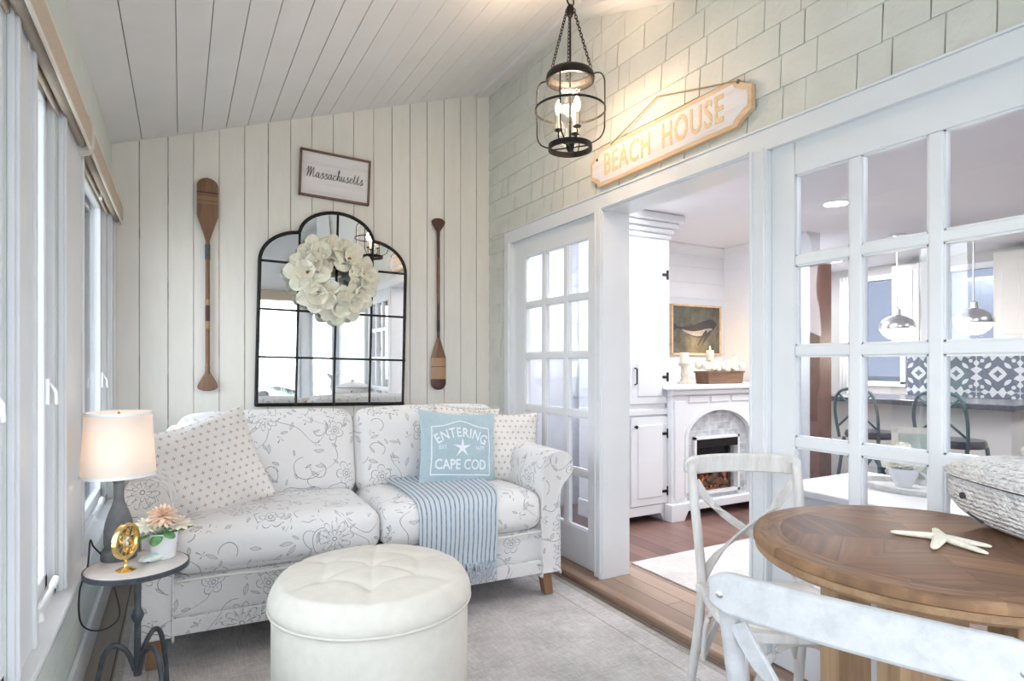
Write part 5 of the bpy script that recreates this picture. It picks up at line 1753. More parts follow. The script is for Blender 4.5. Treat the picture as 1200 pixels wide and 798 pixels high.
# ------------------------------------------------------------------ ROLLER BLINDS
def blind(y0, y1, label):
    root = empty('roller_blind', (XW, (y0 + y1) / 2, 1.985), 0, label, 'blind', 'roller blinds over the left windows')
    root.scale = (0.55, 1, 1)
    h = (y1 - y0) / 2
    fa = MB(); fa.prism(cr([(0.075, 0.115), (0.100, 0.085), (0.105, 0.04), (0.098, 0.0), (0.092, 0.0), (0.096, 0.04), (0.092, 0.082), (0.070, 0.108)], 3, closed=True), -h + 0.006, h - 0.006, 'XZ')
    fa.build('valance', 'cork_tan', root, smooth=60)
    ed = MB(); ed.box(0.086, 0.100, -h + 0.002, h - 0.002, -0.012, 0.002); ed.build('valance_edge', 'cream_plastic', root, bevel=0.003)
    top_ = MB(); top_.box(0.0, 0.085, -h + 0.006, h - 0.006, 0.105, 0.12); top_.build('head_rail', 'cream_plastic', root)
    ro = MB(); ro.tube([(0.050, -h + 0.01, 0.036), (0.050, h - 0.01, 0.036)], 0.042, 28); ro.build('fabric_roll', 'shade_tan', root, smooth=50)
    hb_ = MB(); hb_.box(-0.006, 0.012, -h + 0.02, h - 0.02, -0.008, 0.03); hb_.build('hem_bar', 'cork_tan', root, bevel=0.004)
    for s_ in (-1, 1):
        e_ = MB(); e_.prism(cr([(0.0, -0.015), (0.06, -0.022), (0.10, -0.008), (0.112, 0.04), (0.105, 0.09), (0.08, 0.12), (0.0, 0.125)], 4, closed=True), s_ * h - 0.004, s_ * h + 0.004, 'XZ')
        e_.build('end_cap', 'cream_plastic', root, smooth=60)
    cl = MB(); cl.box(0.010, 0.030, -0.012 + h * 0.1, 0.012 + h * 0.1, -0.018, 0.012); cl.build('clip', 'white_plastic', root, bevel=0.003)
    return root
blind(0.9, 2.70, 'beige roller blind rolled up, the nearer of two above the left windows')
blind(2.74, 4.06, 'beige roller blind rolled up, the one touching the back wall corner')
blind(-0.88, 0.84, 'beige roller blind rolled up above the window beside the viewer')
sb_ = MB(); sb_.box(-0.22, 1.98, YS + 0.012, YS + 0.09, 2.06, 2.20)
tag(sb_.build('roller_blind', 'cork_tan', bevel=0.02), 'beige blind valance across the sea-view window seen in the mirror', 'blind')

# ------------------------------------------------------------------ ROUND DINING TABLE
TC = (1.565, 0.79)
dt = empty('dining_table', (TC[0], TC[1], 0.0), 0, 'round pedestal table with a parquet reclaimed-wood top and four post legs', 'table')
dt.location.z = PF
def zt(z): return z + Z0
MB().lathe([(0, zt(0.735)), (0.378, zt(0.735)), (0.385, zt(0.738)), (0.385, zt(0.752)), (0.380, zt(0.76)), (0, zt(0.76))], n=96).build('tabletop', 'tabletop', dt, smooth=40)
MB().lathe([(0.34, zt(0.712)), (0.372, zt(0.712)), (0.380, zt(0.72)), (0.380, zt(0.735)), (0.34, zt(0.7352))], n=96, close=True).build('apron_ring', 'table_rim', dt, smooth=40)
MB().box(-0.25, 0.25, -0.05, 0.05, zt(0.675), zt(0.735), Matrix.Rotation(PI / 4 - TH, 4, 'Z')).build('crossbeam', 'table_leg', dt, bevel=0.004)
MB().box(-0.05, 0.05, -0.25, 0.25, zt(0.67), zt(0.73), Matrix.Rotation(PI / 4 - TH, 4, 'Z')).build('crossbeam', 'table_leg', dt, bevel=0.004)
th2 = TH
for (u, v) in ((-0.125, -0.125), (0.125, -0.125), (-0.125, 0.125), (0.125, 0.125)):
    x_ = u * math.cos(-TH) - v * math.sin(-TH); y_ = u * math.sin(-TH) + v * math.cos(-TH)
    MB().box(-0.044, 0.044, -0.044, 0.044, 0.07, zt(0.712), Matrix.Translation((x_, y_, 0)) @ Matrix.Rotation(-TH, 4, 'Z')).build('post', 'table_leg', dt, bevel=0.005)
for a_ in (PI / 4 - TH, 3 * PI / 4 - TH):
    MB().box(-0.33, 0.33, -0.045, 0.045, 0.0, 0.075, Matrix.Rotation(a_, 4, 'Z')).build('foot_beam', 'table_leg', dt, bevel=0.006)
# starfish
sf = MB()
ctr = Vector((1.617, 0.783)); tips = [(1.564, 0.872), (1.507, 0.745), (1.573, 0.668), (1.640, 0.688), (1.690, 0.832)]
for t_ in tips:
    d = Vector(t_) - ctr; L_ = d.length
    path = [(ctr.x + d.x * q, ctr.y + d.y * q, 0.7665 - 0.002 * q) for q in (-0.06, 0.1, 0.3, 0.5, 0.7, 0.88, 1.0)]
    sf.tube(path, [0.009, 0.0155, 0.0145, 0.0125, 0.0105, 0.0085, 0.004], 10, flat=1.0, up=(0, 0, 1))
sfo = sf.build('starfish', 'starfish', smooth=True)
for v in sfo.data.vertices: v.co.z = 0.7605 + (v.co.z - 0.755) * 0.55 if v.co.z > 0.755 else 0.7605
tag(sfo, 'bleached white starfish with thin arms lying on the round wooden table', 'starfish')

# whale basket
wk = empty('whale_basket', (1.850, 0.690, 0.76), math.atan2(0.83, 0.55), 'whitewashed wicker basket shaped like a whale, with lid, on the round table', 'basket')
wk.scale = (0.93, 0.96, 0.97)
# local +x = head
def whale_sec(x):
    """half width, bottom z, rim z"""
    t = (x + 0.27) / 0.54
    w = 0.112 * max(0.0, 1 - abs((t - 0.56) / 0.56) ** 3.2) ** 0.55 if t < 0.56 else 0.112 * max(0.0, 1 - ((t - 0.56) / 0.44) ** 3.0) ** 0.5
    zbm = 0.055 * abs((t - 0.5) / 0.5) ** 2.5
    return max(w, 0.004), zbm
bod = MB(); NS, NK = 36, 24
vs = []; fs = []
for i in range(NS + 1):
    x = -0.27 + 0.54 * (0.5 - 0.5 * math.cos(PI * i / NS))
    w, zbm = whale_sec(x)
    for k_ in range(NK + 1):
        a_ = PI * k_ / NK
        vs.append((x, -w * math.copysign(abs(math.cos(a_)) ** 0.6, math.cos(a_)) * (0.93 if k_ in (0, NK) else 1.0), 0.125 - (0.125 - zbm) * math.sin(a_) ** 0.6))
for i in range(NS):
    for k_ in range(NK): fs.append((i * (NK + 1) + k_, i * (NK + 1) + k_ + 1, (i + 1) * (NK + 1) + k_ + 1, (i + 1) * (NK + 1) + k_))
    fs.append((i * (NK + 1) + NK, i * (NK + 1), (i + 1) * (NK + 1), (i + 1) * (NK + 1) + NK))
bod.add(vs, fs); bod.build('body', 'wicker', wk, smooth=60)
ld = MB(); vs = []; fs = []
for i in range(NS + 1):
    x = -0.22 + 0.49 * (0.5 - 0.5 * math.cos(PI * i / NS))
    w, _ = whale_sec(x * 0.985); w += 0.008
    hh = 0.062 * max(0, 1 - abs((x - 0.02) / 0.27) ** 2.2) + 0.004
    for k_ in range(NK + 1):
        a_ = PI * k_ / NK
        vs.append((x, -w * math.cos(a_), 0.130 + hh * math.sin(a_) ** 0.8))
for i in range(NS):
    for k_ in range(NK): fs.append((i * (NK + 1) + k_, (i + 1) * (NK + 1) + k_, (i + 1) * (NK + 1) + k_ + 1, i * (NK + 1) + k_ + 1))
    fs.append((i * (NK + 1) + NK, (i + 1) * (NK + 1) + NK, (i + 1) * (NK + 1), i * (NK + 1)))
ld.add(vs, fs); lid_ = ld.build('lid', 'wicker', wk, smooth=60)
sm_ = MB(); sm_.tube([(x, whale_sec(x)[0] * 0.97 + 0.003, 0.1275) for x in [-0.2 + 0.455 * k_ / 30 for k_ in range(31)]], 0.0028, 6); sm_.tube([(x, -whale_sec(x)[0] * 0.97 - 0.003, 0.1275) for x in [-0.2 + 0.455 * k_ / 30 for k_ in range(31)]], 0.0028, 6)
sm_.build('lid_seam', 'ink', wk, smooth=True)
MB().lathe([(0.010, 0), (0.012, 0.012), (0.022, 0.02), (0.025, 0.03), (0.018, 0.04), (0, 0.043)], (0.0, 0, 0.188), 18).build('knob', 'basket_white', lid_, smooth=50)
tl = MB()
tl.tube(cr([(-0.235, 0, 0.10), (-0.29, 0, 0.085), (-0.335, 0, 0.10), (-0.36, 0, 0.15), (-0.355, 0, 0.20), (-0.335, 0, 0.235)], 5), [0.05] + [0.045 - 0.0012 * i for i in range(25)], 14, flat=0.9)
tl.build('tail', 'wicker', wk, smooth=60)
fk = MB()
for s_ in (-1, 1):
    fk.prism([(0.0, 0.215), (s_ * 0.03, 0.225), (s_ * 0.09, 0.275), (s_ * 0.115, 0.31), (s_ * 0.06, 0.30), (s_ * 0.015, 0.27), (0, 0.262)], -0.352, -0.325, 'YZ')
fk.build('tail_fluke', 'wicker', wk, bevel=0.006)
for s_ in (-1, 1):
    ey = MB(); ey.lathe([(0.009, -0.006), (0.009, 0.006), (0, 0.01)], (0.095, s_ * 0.111, 0.082), 12, Matrix.Rotation(R(-90) * s_, 4, 'X'))
    ey.build('eye', 'ink', wk, smooth=40)
mo = MB(); mo.tube([(0.10, 0.0945, 0.036), (0.075, 0.0945, 0.030), (0.045, 0.092, 0.022)], 0.0045, 6); mo.build('mouth', 'ink', wk, smooth=True)

# ------------------------------------------------------------------ X-BACK CHAIRS
def xchair(loc, yaw, matname, label, group):
    """local: seat faces +x, back at x=0; y across; z from porch floor"""
    root = empty('cross_back_chair', loc, yaw, label, 'chair', group)
    hw = 0.188; top_z = 0.885
    def back_x(z): return -0.02 - 0.075 * ((z - 0.46) / 0.42) ** 1.3 if z > 0.46 else -0.02
    # top rail, curved in plan (bows away from the sitter)
    path = []
    for i in range(25):
        q = i / 24 * 2 - 1
        path.append((back_x(0.85) - 0.035 * (1 - q * q), q * (hw + 0.022), 0.852 + 0.008 * (1 - q * q)))
    hgt = [0.040 + 0.026 * min(1, (1 - abs(i / 24 * 2 - 1)) * 8) for i in range(25)]
    MB().bar(path, hgt, 0.022, (0.12, 0, 1)).build('top_rail', matname, root, bevel=0.006, smooth=60)
    for s_ in (-1, 1):
        pts = [(back_x(0.85) + 0.008, s_ * hw, 0.865), (back_x(0.75) + 0.012, s_ * (hw - 0.001), 0.75), (back_x(0.62) + 0.010, s_ * (hw - 0.008), 0.62), (-0.012, s_ * (hw - 0.015), 0.48),
               (-0.010, s_ * (hw - 0.012), 0.40), (-0.03, s_ * (hw - 0.004), 0.25), (-0.075, s_ * (hw + 0.006), 0.08), (-0.10, s_ * (hw + 0.01), 0.004)]
        MB().tube(cr(pts, 5), [0.0165] * 36, 12).build('rear_post', matname, root, smooth=True)
    # X: two crossing curved straps
    for s_ in (-1, 1):
        pts = []
        for i in range(13):
            t = i / 12
            z_ = 0.80 - 0.34 * t
            y_ = s_ * (0.172 - 0.344 * t) 
            y_ += s_ * 0.025 * math.sin(2 * PI * t)
            x_ = back_x(z_) + 0.0 - 0.022 * math.sin(PI * t) + (0.004 if s_ > 0 else -0.006)
            pts.append((x_, y_, z_))
        MB().bar(pts, 0.030, 0.009, (0, 1, 0.9 * s_)).build('cross_brace', matname, root, bevel=0.002, smooth=60)
    bt_ = MB(); bt_.lathe([(0.006, -0.004), (0.006, 0.003), (0, 0.006)], (back_x(0.63) - 0.030, 0, 0.63), 12, Matrix.Rotation(R(-90), 4, 'Y'))
    for s_ in (-1, 1):
        bt_.lathe([(0.006, -0.004), (0.006, 0.003), (0, 0.006)], (back_x(0.85) - 0.018, s_ * (hw + 0.0), 0.852), 12, Matrix.Rotation(R(-90), 4, 'Y'))
    bt_.build('bolt', 'chrome', root, smooth=40)
    # seat
    out = cr([(0.0, -0.17), (0.05, -0.195), (0.2, -0.215), (0.33, -0.205), (0.40, -0.15), (0.415, 0), (0.40, 0.15), (0.33, 0.205), (0.2, 0.215), (0.05, 0.195), (0.0, 0.17)], 5, closed=True)
    MB().prism(out, 0.440, 0.468, 'XY').build('seat_frame', matname, root, bevel=0.006)
    cxm = 0.205
    MB().prism([(cxm + (x - cxm) * 0.86, y * 0.86) for x, y in out], 0.462, 0.474, 'XY').build('woven_seat', 'button', root, bevel=0.004)
    # front legs
    for s_ in (-1, 1):
        MB().tube([(0.35, s_ * 0.165, 0.442), (0.365, s_ * 0.175, 0.2), (0.375, s_ * 0.182, 0.002)], [0.019, 0.017, 0.014], 12).build('front_leg', matname, root, smooth=50)
        # bentwood arch braces under the seat
        MB().bar(cr([(-0.015, s_ * 0.168, 0.19), (0.02, s_ * 0.17, 0.31), (0.09, s_ * 0.172, 0.395), (0.18, s_ * 0.172, 0.418), (0.27, s_ * 0.172, 0.395), (0.335, s_ * 0.170, 0.31), (0.362, s_ * 0.172, 0.19)], 5), 0.022, 0.012, (1, 0, 1)).build('side_arch', matname, root, bevel=0.003, smooth=60)
    MB().bar(cr([(0.362, -0.160, 0.19), (0.352, -0.125, 0.31), (0.348, -0.07, 0.395), (0.348, 0, 0.418), (0.348, 0.07, 0.395), (0.352, 0.125, 0.31), (0.362, 0.160, 0.19)], 5), 0.022, 0.012, (0, 1, 1)).build('front_arch', matname, root, bevel=0.003, smooth=60)
    MB().bar(cr([(-0.028, -0.165, 0.19), (-0.012, -0.125, 0.31), (-0.008, -0.07, 0.395), (-0.008, 0, 0.418), (-0.008, 0.07, 0.395), (-0.012, 0.125, 0.31), (-0.028, 0.165, 0.19)], 5), 0.022, 0.012, (0, 1, 1)).build('rear_arch', matname, root, bevel=0.003, smooth=60)
    return root
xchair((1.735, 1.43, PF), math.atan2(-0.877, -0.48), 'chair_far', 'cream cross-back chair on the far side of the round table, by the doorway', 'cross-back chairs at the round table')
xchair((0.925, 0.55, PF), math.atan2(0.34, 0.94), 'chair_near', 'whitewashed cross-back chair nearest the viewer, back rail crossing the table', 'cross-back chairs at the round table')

# ------------------------------------------------------------------ INSIDE THE HOUSE
# tall cabinet
cab = empty('tall_cabinet', (2.86, 3.45, 0), 0, 'tall white built-in cabinet with arched upper door and black hinges, left of the fireplace', 'cabinet')
x0, x1 = -0.12, 0.40
MB().box(x0, x1, 0.0, 0.45, 0.12, 2.16).build('body', 'inner_white', cab, bevel=0.003)
MB().prism([(x0 - 0.01, 0), (x0 + 0.06, 0), (x0 + 0.09, 0.06), (x0 + 0.42, 0.06), (x0 + 0.45, 0), (x1 + 0.01, 0), (x1 + 0.01, 0.13), (x0 - 0.01, 0.13)], -0.015, 0.45, 'XZ').build('plinth', 'inner_white', cab, bevel=0.003)
MB().box(x0 - 0.005, x1 + 0.01, -0.02, 0.45, 0.80, 0.845).build('waist_moulding', 'inner_white', cab, bevel=0.006)
crn = MB()
for (z0_, z1_, e) in ((2.12, 2.16, 0.015), (2.16, 2.20, 0.03), (2.20, 2.24, 0.055), (2.24, 2.298, 0.085)):
    crn.box(x0 - 0.0, x1 + e, -e, 0.45, z0_, z1_)
crn.build('crown', 'inner_white', cab, bevel=0.012, seg=3)
du = MB(); arch = [(0.015, 0.885), (0.36, 0.885), (0.36, 1.93)] + [(0.36 - 0.345 * k_ / 12, 1.93 + 0.10 * math.sin(PI * (0.5 + 0.5 * (k_ / 12) )) ** 1 * 0 + 0.11 * math.sqrt(max(0, 1 - (1 - k_ / 12) ** 2)) ) for k_ in range(1, 13)]
arch[-1] = (0.015, 2.04)
du.prism(arch, -0.022, 0.0, 'XZ')
dU = du.build('upper_door', 'inner_white', cab, bevel=0.003)
pu = MB(); arch2 = [(0.07, 0.94), (0.305, 0.94), (0.305, 1.89)] + [(0.305 - 0.235 * k_ / 12, 1.89 + 0.075 * math.sqrt(max(0, 1 - (1 - k_ / 12) ** 2))) for k_ in range(1, 13)]
pu.prism(arch2, -0.030, -0.018, 'XZ'); pu.build('raised_panel', 'inner_white', dU, bevel=0.007, seg=3)
dl = MB(); dl.box(0.015, 0.36, -0.022, 0.0, 0.135, 0.785); dL = dl.build('lower_door', 'inner_white', cab, bevel=0.003)
MB().box(0.07, 0.305, -0.030, -0.018, 0.19, 0.73).build('raised_panel', 'inner_white', dL, bevel=0.007, seg=3)
for z_, par in ((1.851, dU), (1.082, dU), (0.657, dL), (0.225, dL)):
    h_ = MB(); h_.box(0.352, 0.368, -0.03, -0.02, z_ - 0.035, z_ + 0.035); h_.box(0.305, 0.36, -0.032, -0.022, z_ - 0.01, z_ + 0.01)
    h_.build('hinge', 'black_metal', par, bevel=0.002)
h_ = MB(); h_.tube([(0.045, -0.022, 1.03), (0.045, -0.045, 1.035), (0.045, -0.045, 1.145), (0.045, -0.022, 1.15)], 0.006, 8); h_.build('handle', 'black_metal', dU, smooth=40)
MB().lathe([(0.006, 0), (0.006, 0.012), (0.013, 0.016), (0.013, 0.024), (0, 0.028)], (0.045, -0.022, 0.72), 14, Matrix.Rotation(R(90), 4, 'X')).build('knob', 'black_metal', dL, smooth=40)

# fireplace
fp_ = empty('fireplace', (3.72, 3.38, 0), 0, 'white mantel fireplace with arched grey stone surround and electric firebox', 'fireplace')
sx0, sx1 = -0.50, 0.80
bodyf = MB()
# front panel with arched opening: left, right, spandrel
ax0, ax1, asp = -0.345, 0.345, 0.60
bodyf.box(sx0, ax0, 0, 0.055, 0.10, 0.96); bodyf.box(ax1, sx1, 0, 0.80, 0.10, 0.96); bodyf.box(-0.43, ax1, 0.15, 0.80, 0.02, 0.96)
N = 24; arcp = [(ax0 + (ax1 - ax0) * (0.5 - 0.5 * math.cos(PI * k_ / N)), asp + 0.22 * math.sin(PI * k_ / N)) for k_ in range(N + 1)]
for k_ in range(N):
    (xa, za), (xb, zb_) = arcp[k_], arcp[k_ + 1]
    bodyf.prism([(xa, za), (xb, zb_), (xb, 0.96), (xa, 0.96)], 0.0, 0.055, 'XZ')
bodyf.build('surround', 'inner_white', fp_)
stn = MB()
fb0, fb1, fz0, fz1 = -0.26, 0.235, 0.165, 0.615
stn.box(ax0, fb0, 0.03, 0.10, 0.10, 0.85); stn.box(fb1, ax1, 0.03, 0.10, 0.10, 0.85); stn.box(fb0, fb1, 0.03, 0.10, fz1, 0.85); stn.box(fb0, fb1, 0.03, 0.10, 0.10, fz0)
stn.build('stone_inset', 'stone', fp_)
tr2 = MB()
for k_ in range(N):
    (xa, za), (xb, zb_) = arcp[k_], arcp[k_ + 1]
    s1, s2 = 1.0, 1.0
    tr2.prism([(xa, za), (xb, zb_), (xb * 1.09, asp + (zb_ - asp) * 1.14), (xa * 1.09, asp + (za - asp) * 1.14)], -0.012, 0.004, 'XZ')
tr2.box(ax0 * 1.09, ax0, -0.012, 0.004, 0.2, asp); tr2.box(ax1, ax1 * 1.09, -0.012, 0.004, 0.2, asp)
tr2.build('arch_moulding', 'inner_white', fp_)
ff_ = MB()
for q in ((fb0, fb1, fz1 - 0.02, fz1), (fb0, fb1, fz0, fz0 + 0.02), (fb0, fb0 + 0.02, fz0, fz1), (fb1 - 0.02, fb1, fz0, fz1)): ff_.box(q[0], q[1], 0.005, 0.05, q[2], q[3])
ff_.box(fb0 + 0.02, fb1 - 0.02, 0.012, 0.05, fz1 - 0.075, fz1 - 0.02)
fx_ = ff_.build('firebox_frame', 'ceramic', fp_)
hb2 = MB(); hb2.box(fb0 + 0.018, fb1 - 0.018, 0.008, 0.03, fz1 - 0.085, fz1 - 0.02); hb2.build('control_strip', 'black_metal', fp_)
MB().box(fb0 + 0.02, fb1 - 0.02, 0.10, 0.14, fz0 + 0.02, fz1 - 0.08).build('firebox', 'fire', fp_)
lg = MB()
for (xa, za, xb, zb_) in ((-0.18, 0.215, 0.10, 0.25), (-0.08, 0.25, 0.17, 0.215), (-0.10, 0.22, 0.05, 0.30)):
    lg.tube([(xa, 0.07, za), (xb, 0.08, zb_)], 0.022, 10)
lg.build('log', plain('charred_log', (0.10, 0.05, 0.03), 0.9, var=0.5, scale=30), fp_, smooth=50)
MB().box(sx0 - 0.05, sx1 + 0.05, -0.055, 0.05, 0.985, 1.015).box(-0.43, sx1 + 0.05, 0.05, 0.82, 0.985, 1.015).build('mantel_shelf', 'inner_white', fp_, bevel=0.008)
MB().box(sx0 - 0.02, sx1 + 0.02, -0.03, 0.04, 0.945, 0.986).build('mantel_moulding', 'inner_white', fp_, bevel=0.01, seg=3)
MB().prism([(sx0 - 0.03, 0), (sx0 + 0.10, 0), (sx0 + 0.14, 0.07), (sx1 - 0.14, 0.07), (sx1 - 0.10, 0), (sx1 + 0.03, 0), (sx1 + 0.03, 0.13), (sx0 - 0.03, 0.13)], -0.03, 0.05, 'XZ').build('plinth', 'inner_white', fp_, bevel=0.004)
pil = MB()
for xx in (sx0 + 0.02, sx1 - 0.15): pil.box(xx, xx + 0.10, -0.012, 0.0, 0.16, 0.90)
for k_ in range(3): pil.box(-0.33 + k_ * 0.23, -0.13 + k_ * 0.23, -0.008, 0.0, 0.885, 0.935)
pil.build('applied_panel', 'inner_white', fp_, bevel=0.004)

# whale picture
wp = empty('whale_picture', (4.30, 4.185, 1.495), 0, 'framed picture of a dark humpback whale above the mantel', 'picture')
MB().box(-0.315, 0.295, -0.006, 0.012, -0.215, 0.225).build('canvas', 'canvas', wp)
f = MB()
for q in ((-0.33, 0.31, 0.225, 0.24), (-0.33, 0.31, -0.23, -0.215), (-0.33, -0.315, -0.23, 0.24), (0.295, 0.31, -0.23, 0.24)): f.box(q[0], q[1], -0.02, 0.014, q[2], q[3])
f.build('frame', 'pale_wood', wp, bevel=0.002)
wh = cr([(-0.33, 0.09), (-0.28, 0.055), (-0.23, 0.03), (-0.10, 0.045), (-0.08, 0.062), (-0.06, 0.048), (0.03, 0.075), (0.13, 0.105), (0.20, 0.105), (0.245, 0.085), (0.255, 0.06), (0.21, 0.01), (0.13, -0.035), (0.05, -0.065), (-0.05, -0.06), (-0.15, -0.025), (-0.24, 0.012), (-0.30, -0.0), (-0.31, 0.03)], 4, closed=True)
MB().prism([(max(-0.315, x), z_) for x, z_ in wh], -0.0085, -0.005, 'XZ').build('painted_whale', 'ink', wp)
M['whale_grey'] = plain('pale_whale_grey', (0.30, 0.31, 0.31), 0.8, var=0.2, scale=40)
bl2 = cr([(0.20, 0.02), (0.12, -0.025), (0.04, -0.05), (-0.05, -0.05), (-0.16, -0.018), (-0.20, 0.008), (-0.08, -0.008), (0.03, 0.0), (0.12, 0.02)], 4, closed=True)
MB().prism(bl2, -0.0095, -0.008, 'XZ').build('painted_belly', 'whale_grey', wp)
fl2 = MB()
for dx in (0, 0.05): fl2.prism(cr([(0.10 + dx, 0.0), (0.045 + dx, -0.07), (0.0 + dx * 1.2, -0.14), (0.03 + dx, -0.12), (0.085 + dx, -0.065), (0.13 + dx, -0.01)], 4, closed=True), -0.0105, -0.008, 'XZ')
fl2.build('painted_flipper', 'ink', wp)
# mantel candles
MT = 1.015
def candlestick(loc, label, h=0.17, lit=False, s_=1.0):
    root = empty('candlestick', loc, 0, label, 'candle holder', 'candlesticks on the mantel')
    MB().lathe([(0, 0), (0.055 * s_, 0), (0.055 * s_, 0.012), (0.035 * s_, 0.022), (0.022 * s_, 0.05), (0.030 * s_, 0.075), (0.024 * s_, 0.10), (0.026 * s_, h - 0.03), (0.048 * s_, h - 0.012), (0.050 * s_, h), (0, h)], n=24).build('stick', plain('distressed_cream', (0.66, 0.60, 0.50), 0.8, var=0.2, scale=40), root, smooth=50)
    c_ = MB(); c_.lathe([(0.040 * s_, h), (0.040 * s_, h + 0.085), (0.034 * s_, h + 0.09), (0, h + 0.082)], n=24); c_ = c_.build('candle', 'candle', root, smooth=50)
    w_ = MB(); w_.tube([(0, 0, h + 0.08), (0, 0, h + 0.10)], 0.0015, 6); w_.build('wick', 'ink', c_)
    if lit:
        f_ = MB(); f_.lathe([(0, h + 0.088), (0.006, h + 0.10), (0.004, h + 0.118), (0, h + 0.13)], n=10); f_.build('flame', 'flame', c_, smooth=True)
        point_lamp('candle_glow', (loc[0], loc[1], loc[2] + h + 0.15), 1.5, (1, 0.6, 0.25), 0.02)
    return root
candlestick((3.68, 3.72, MT), 'cream candlestick with pillar candle, left of the flower box on the mantel')
candlestick((4.33, 3.78, MT), 'candlestick just right of the flower box on the mantel', 0.14, False, 0.9)
candlestick((4.30, 4.02, MT), 'tall lit candle at the back right of the mantel', 0.20, True, 0.9)
fb = empty('flower_box', (3.985, 3.62, MT), 0, 'brown wicker box of cream hydrangeas on the mantel', 'flower arrangement')
bx_ = MB(); bx_.prism([(-0.20, 0), (0.20, 0), (0.215, 0.10), (-0.215, 0.10)], -0.07, 0.07, 'XZ'); bx_.build('box', 'basket_brown', fb, bevel=0.004)
MB().box(-0.222, 0.222, -0.078, 0.078, 0.092, 0.104).build('rim', 'basket_brown', fb, bevel=0.003)
r5 = random.Random(21)
proto = None
for k_ in range(16):
    x_ = -0.19 + 0.38 * (k_ % 8) / 7 + r5.uniform(-.01, .01); y_ = -0.045 + 0.08 * (k_ // 8)
    z_ = 0.125 + r5.uniform(0, 0.03) + (0.02 if k_ // 8 else 0)
    if proto is None:
        bmx = MB()
        for j in range(34):
            # little four-petalled florets over a sphere
            ph_ = j * 2.39996; cz2 = 1 - (j + 0.5) / 34 * 1.7; rr_ = math.sqrt(max(0, 1 - cz2 * cz2))
            nrm_ = Vector((rr_ * math.cos(ph_), rr_ * math.sin(ph_), cz2)); qm = nrm_.to_track_quat('Z', 'Y').to_matrix()
            for p_ in range(4):
                a_ = p_ * PI / 2 + j
                pts = [Vector((0, 0, 0.033)), Vector((0.009 * math.cos(a_ - .6), 0.009 * math.sin(a_ - .6), 0.036)), Vector((0.014 * math.cos(a_), 0.014 * math.sin(a_), 0.034)), Vector((0.009 * math.cos(a_ + .6), 0.009 * math.sin(a_ + .6), 0.036))]
                bmx.add([tuple(qm @ p) for p in pts], [(0, 1, 2, 3)])
        blob(bmx, (0, 0, 0), 0.031, 0.031, 0.031, 2, 8, 0.05)
        proto = bmx.build('blossom', 'petal_white', fb, smooth=False, fix=False)
        o_ = proto
    else:
        o_ = proto.copy(); C.objects.link(o_)
    o_.location = (x_, y_, z_); o_.rotation_euler = (r5.uniform(-.4, .4), r5.uniform(-.4, .4), r5.uniform(0, 6)); s_ = r5.uniform(0.9, 1.15); o_.scale = (s_, s_, s_)

# console just inside the right glazed door
cn = empty('console_table', (2.60, 1.15, 0), 0, 'low white-topped console table just inside the right glazed door', 'table')
MB().box(-0.33, 0.33, -0.80, 0.62, 0.63, 0.66).build('tabletop', 'console_white', cn, bevel=0.006)
MB().box(-0.29, 0.29, -0.75, 0.57, 0.55, 0.63).build('apron', 'inner_white', cn, bevel=0.003)
for x_ in (-0.27, 0.27):
    for y_ in (-0.73, 0.55): MB().box(x_ - 0.025, x_ + 0.025, y_ - 0.025, y_ + 0.025, 0, 0.56).build('leg', 'inner_white', cn, bevel=0.003)
ty = empty('wicker_tray', (2.66, 1.42, 0.66), 0, 'oval grey wicker tray under the white cup on the console', 'tray')
ty_m = Matrix.Scale(1.5, 4, (0, 1, 0))
MB().lathe([(0, 0.0), (0.11, 0.0), (0.115, 0.006), (0, 0.008)], n=40, mt=ty_m).build('base', 'basket_white', ty, smooth=40)
MB().lathe([(0.108, 0.0), (0.122, 0.0), (0.128, 0.022), (0.120, 0.026), (0.110, 0.012)], n=40, mt=ty_m, close=True).build('rim', 'basket_white', ty, smooth=40)
cp = empty('flower_cup', (2.66, 1.43, 0.668), R(-60), 'white cup filled with white flowers and leaves on the tray', 'cup')
MB().lathe([(0, 0), (0.028, 0), (0.03, 0.006), (0.052, 0.05), (0.056, 0.08), (0.052, 0.08), (0.045, 0.045), (0, 0.02)], n=32).build('cup', 'ceramic', cp, smooth=50)
MB().tube([(0.053 + 0.028 * math.sin(PI * k_ / 10), 0, 0.018 + 0.052 * k_ / 10) for k_ in range(11)], 0.005, 8).build('handle', 'ceramic', cp, smooth=True)
for (x_, y_, z_, s_) in ((0, 0, 0.115, 1.3), (-0.045, 0.01, 0.10, 1.0), (0.04, -0.01, 0.105, 1.0), (0.0, 0.03, 0.15, 1.0), (0.0, -0.03, 0.14, 1.0)):
    o_ = proto.copy(); C.objects.link(o_); o_.parent = cp; o_.location = (x_, y_, z_); o_.scale = (s_, s_, s_)
for (az, el) in ((0.2, 0.1), (2.8, 0.2), (3.6, 0.5), (-0.6, 0.6)):
    lf = MB(); petal(lf, (0, 0, 0.09), az, el, 0.10, 0.02, 0.0, n=7); solid(lf.build('leaf', 'leaf', cp, smooth=True, fix=False))
pf = empty('picture_frame', (2.80, 1.44, 0.66), R(-62), 'small cream picture frame standing behind the flower cup', 'picture frame', rot=(R(-8), 0, R(-62)))
f = MB()
for q in ((-0.10, 0.10, 0.22, 0.245), (-0.10, 0.10, 0, 0.025), (-0.10, -0.075, 0, 0.245), (0.075, 0.10, 0, 0.245)): f.box(q[0], q[1], -0.008, 0.008, q[2], q[3])
f.build('frame', 'cream_plastic', pf, bevel=0.003)
MB().box(-0.08, 0.08, -0.002, 0.006, 0.02, 0.225).build('picture', 'sage_leaf', pf)

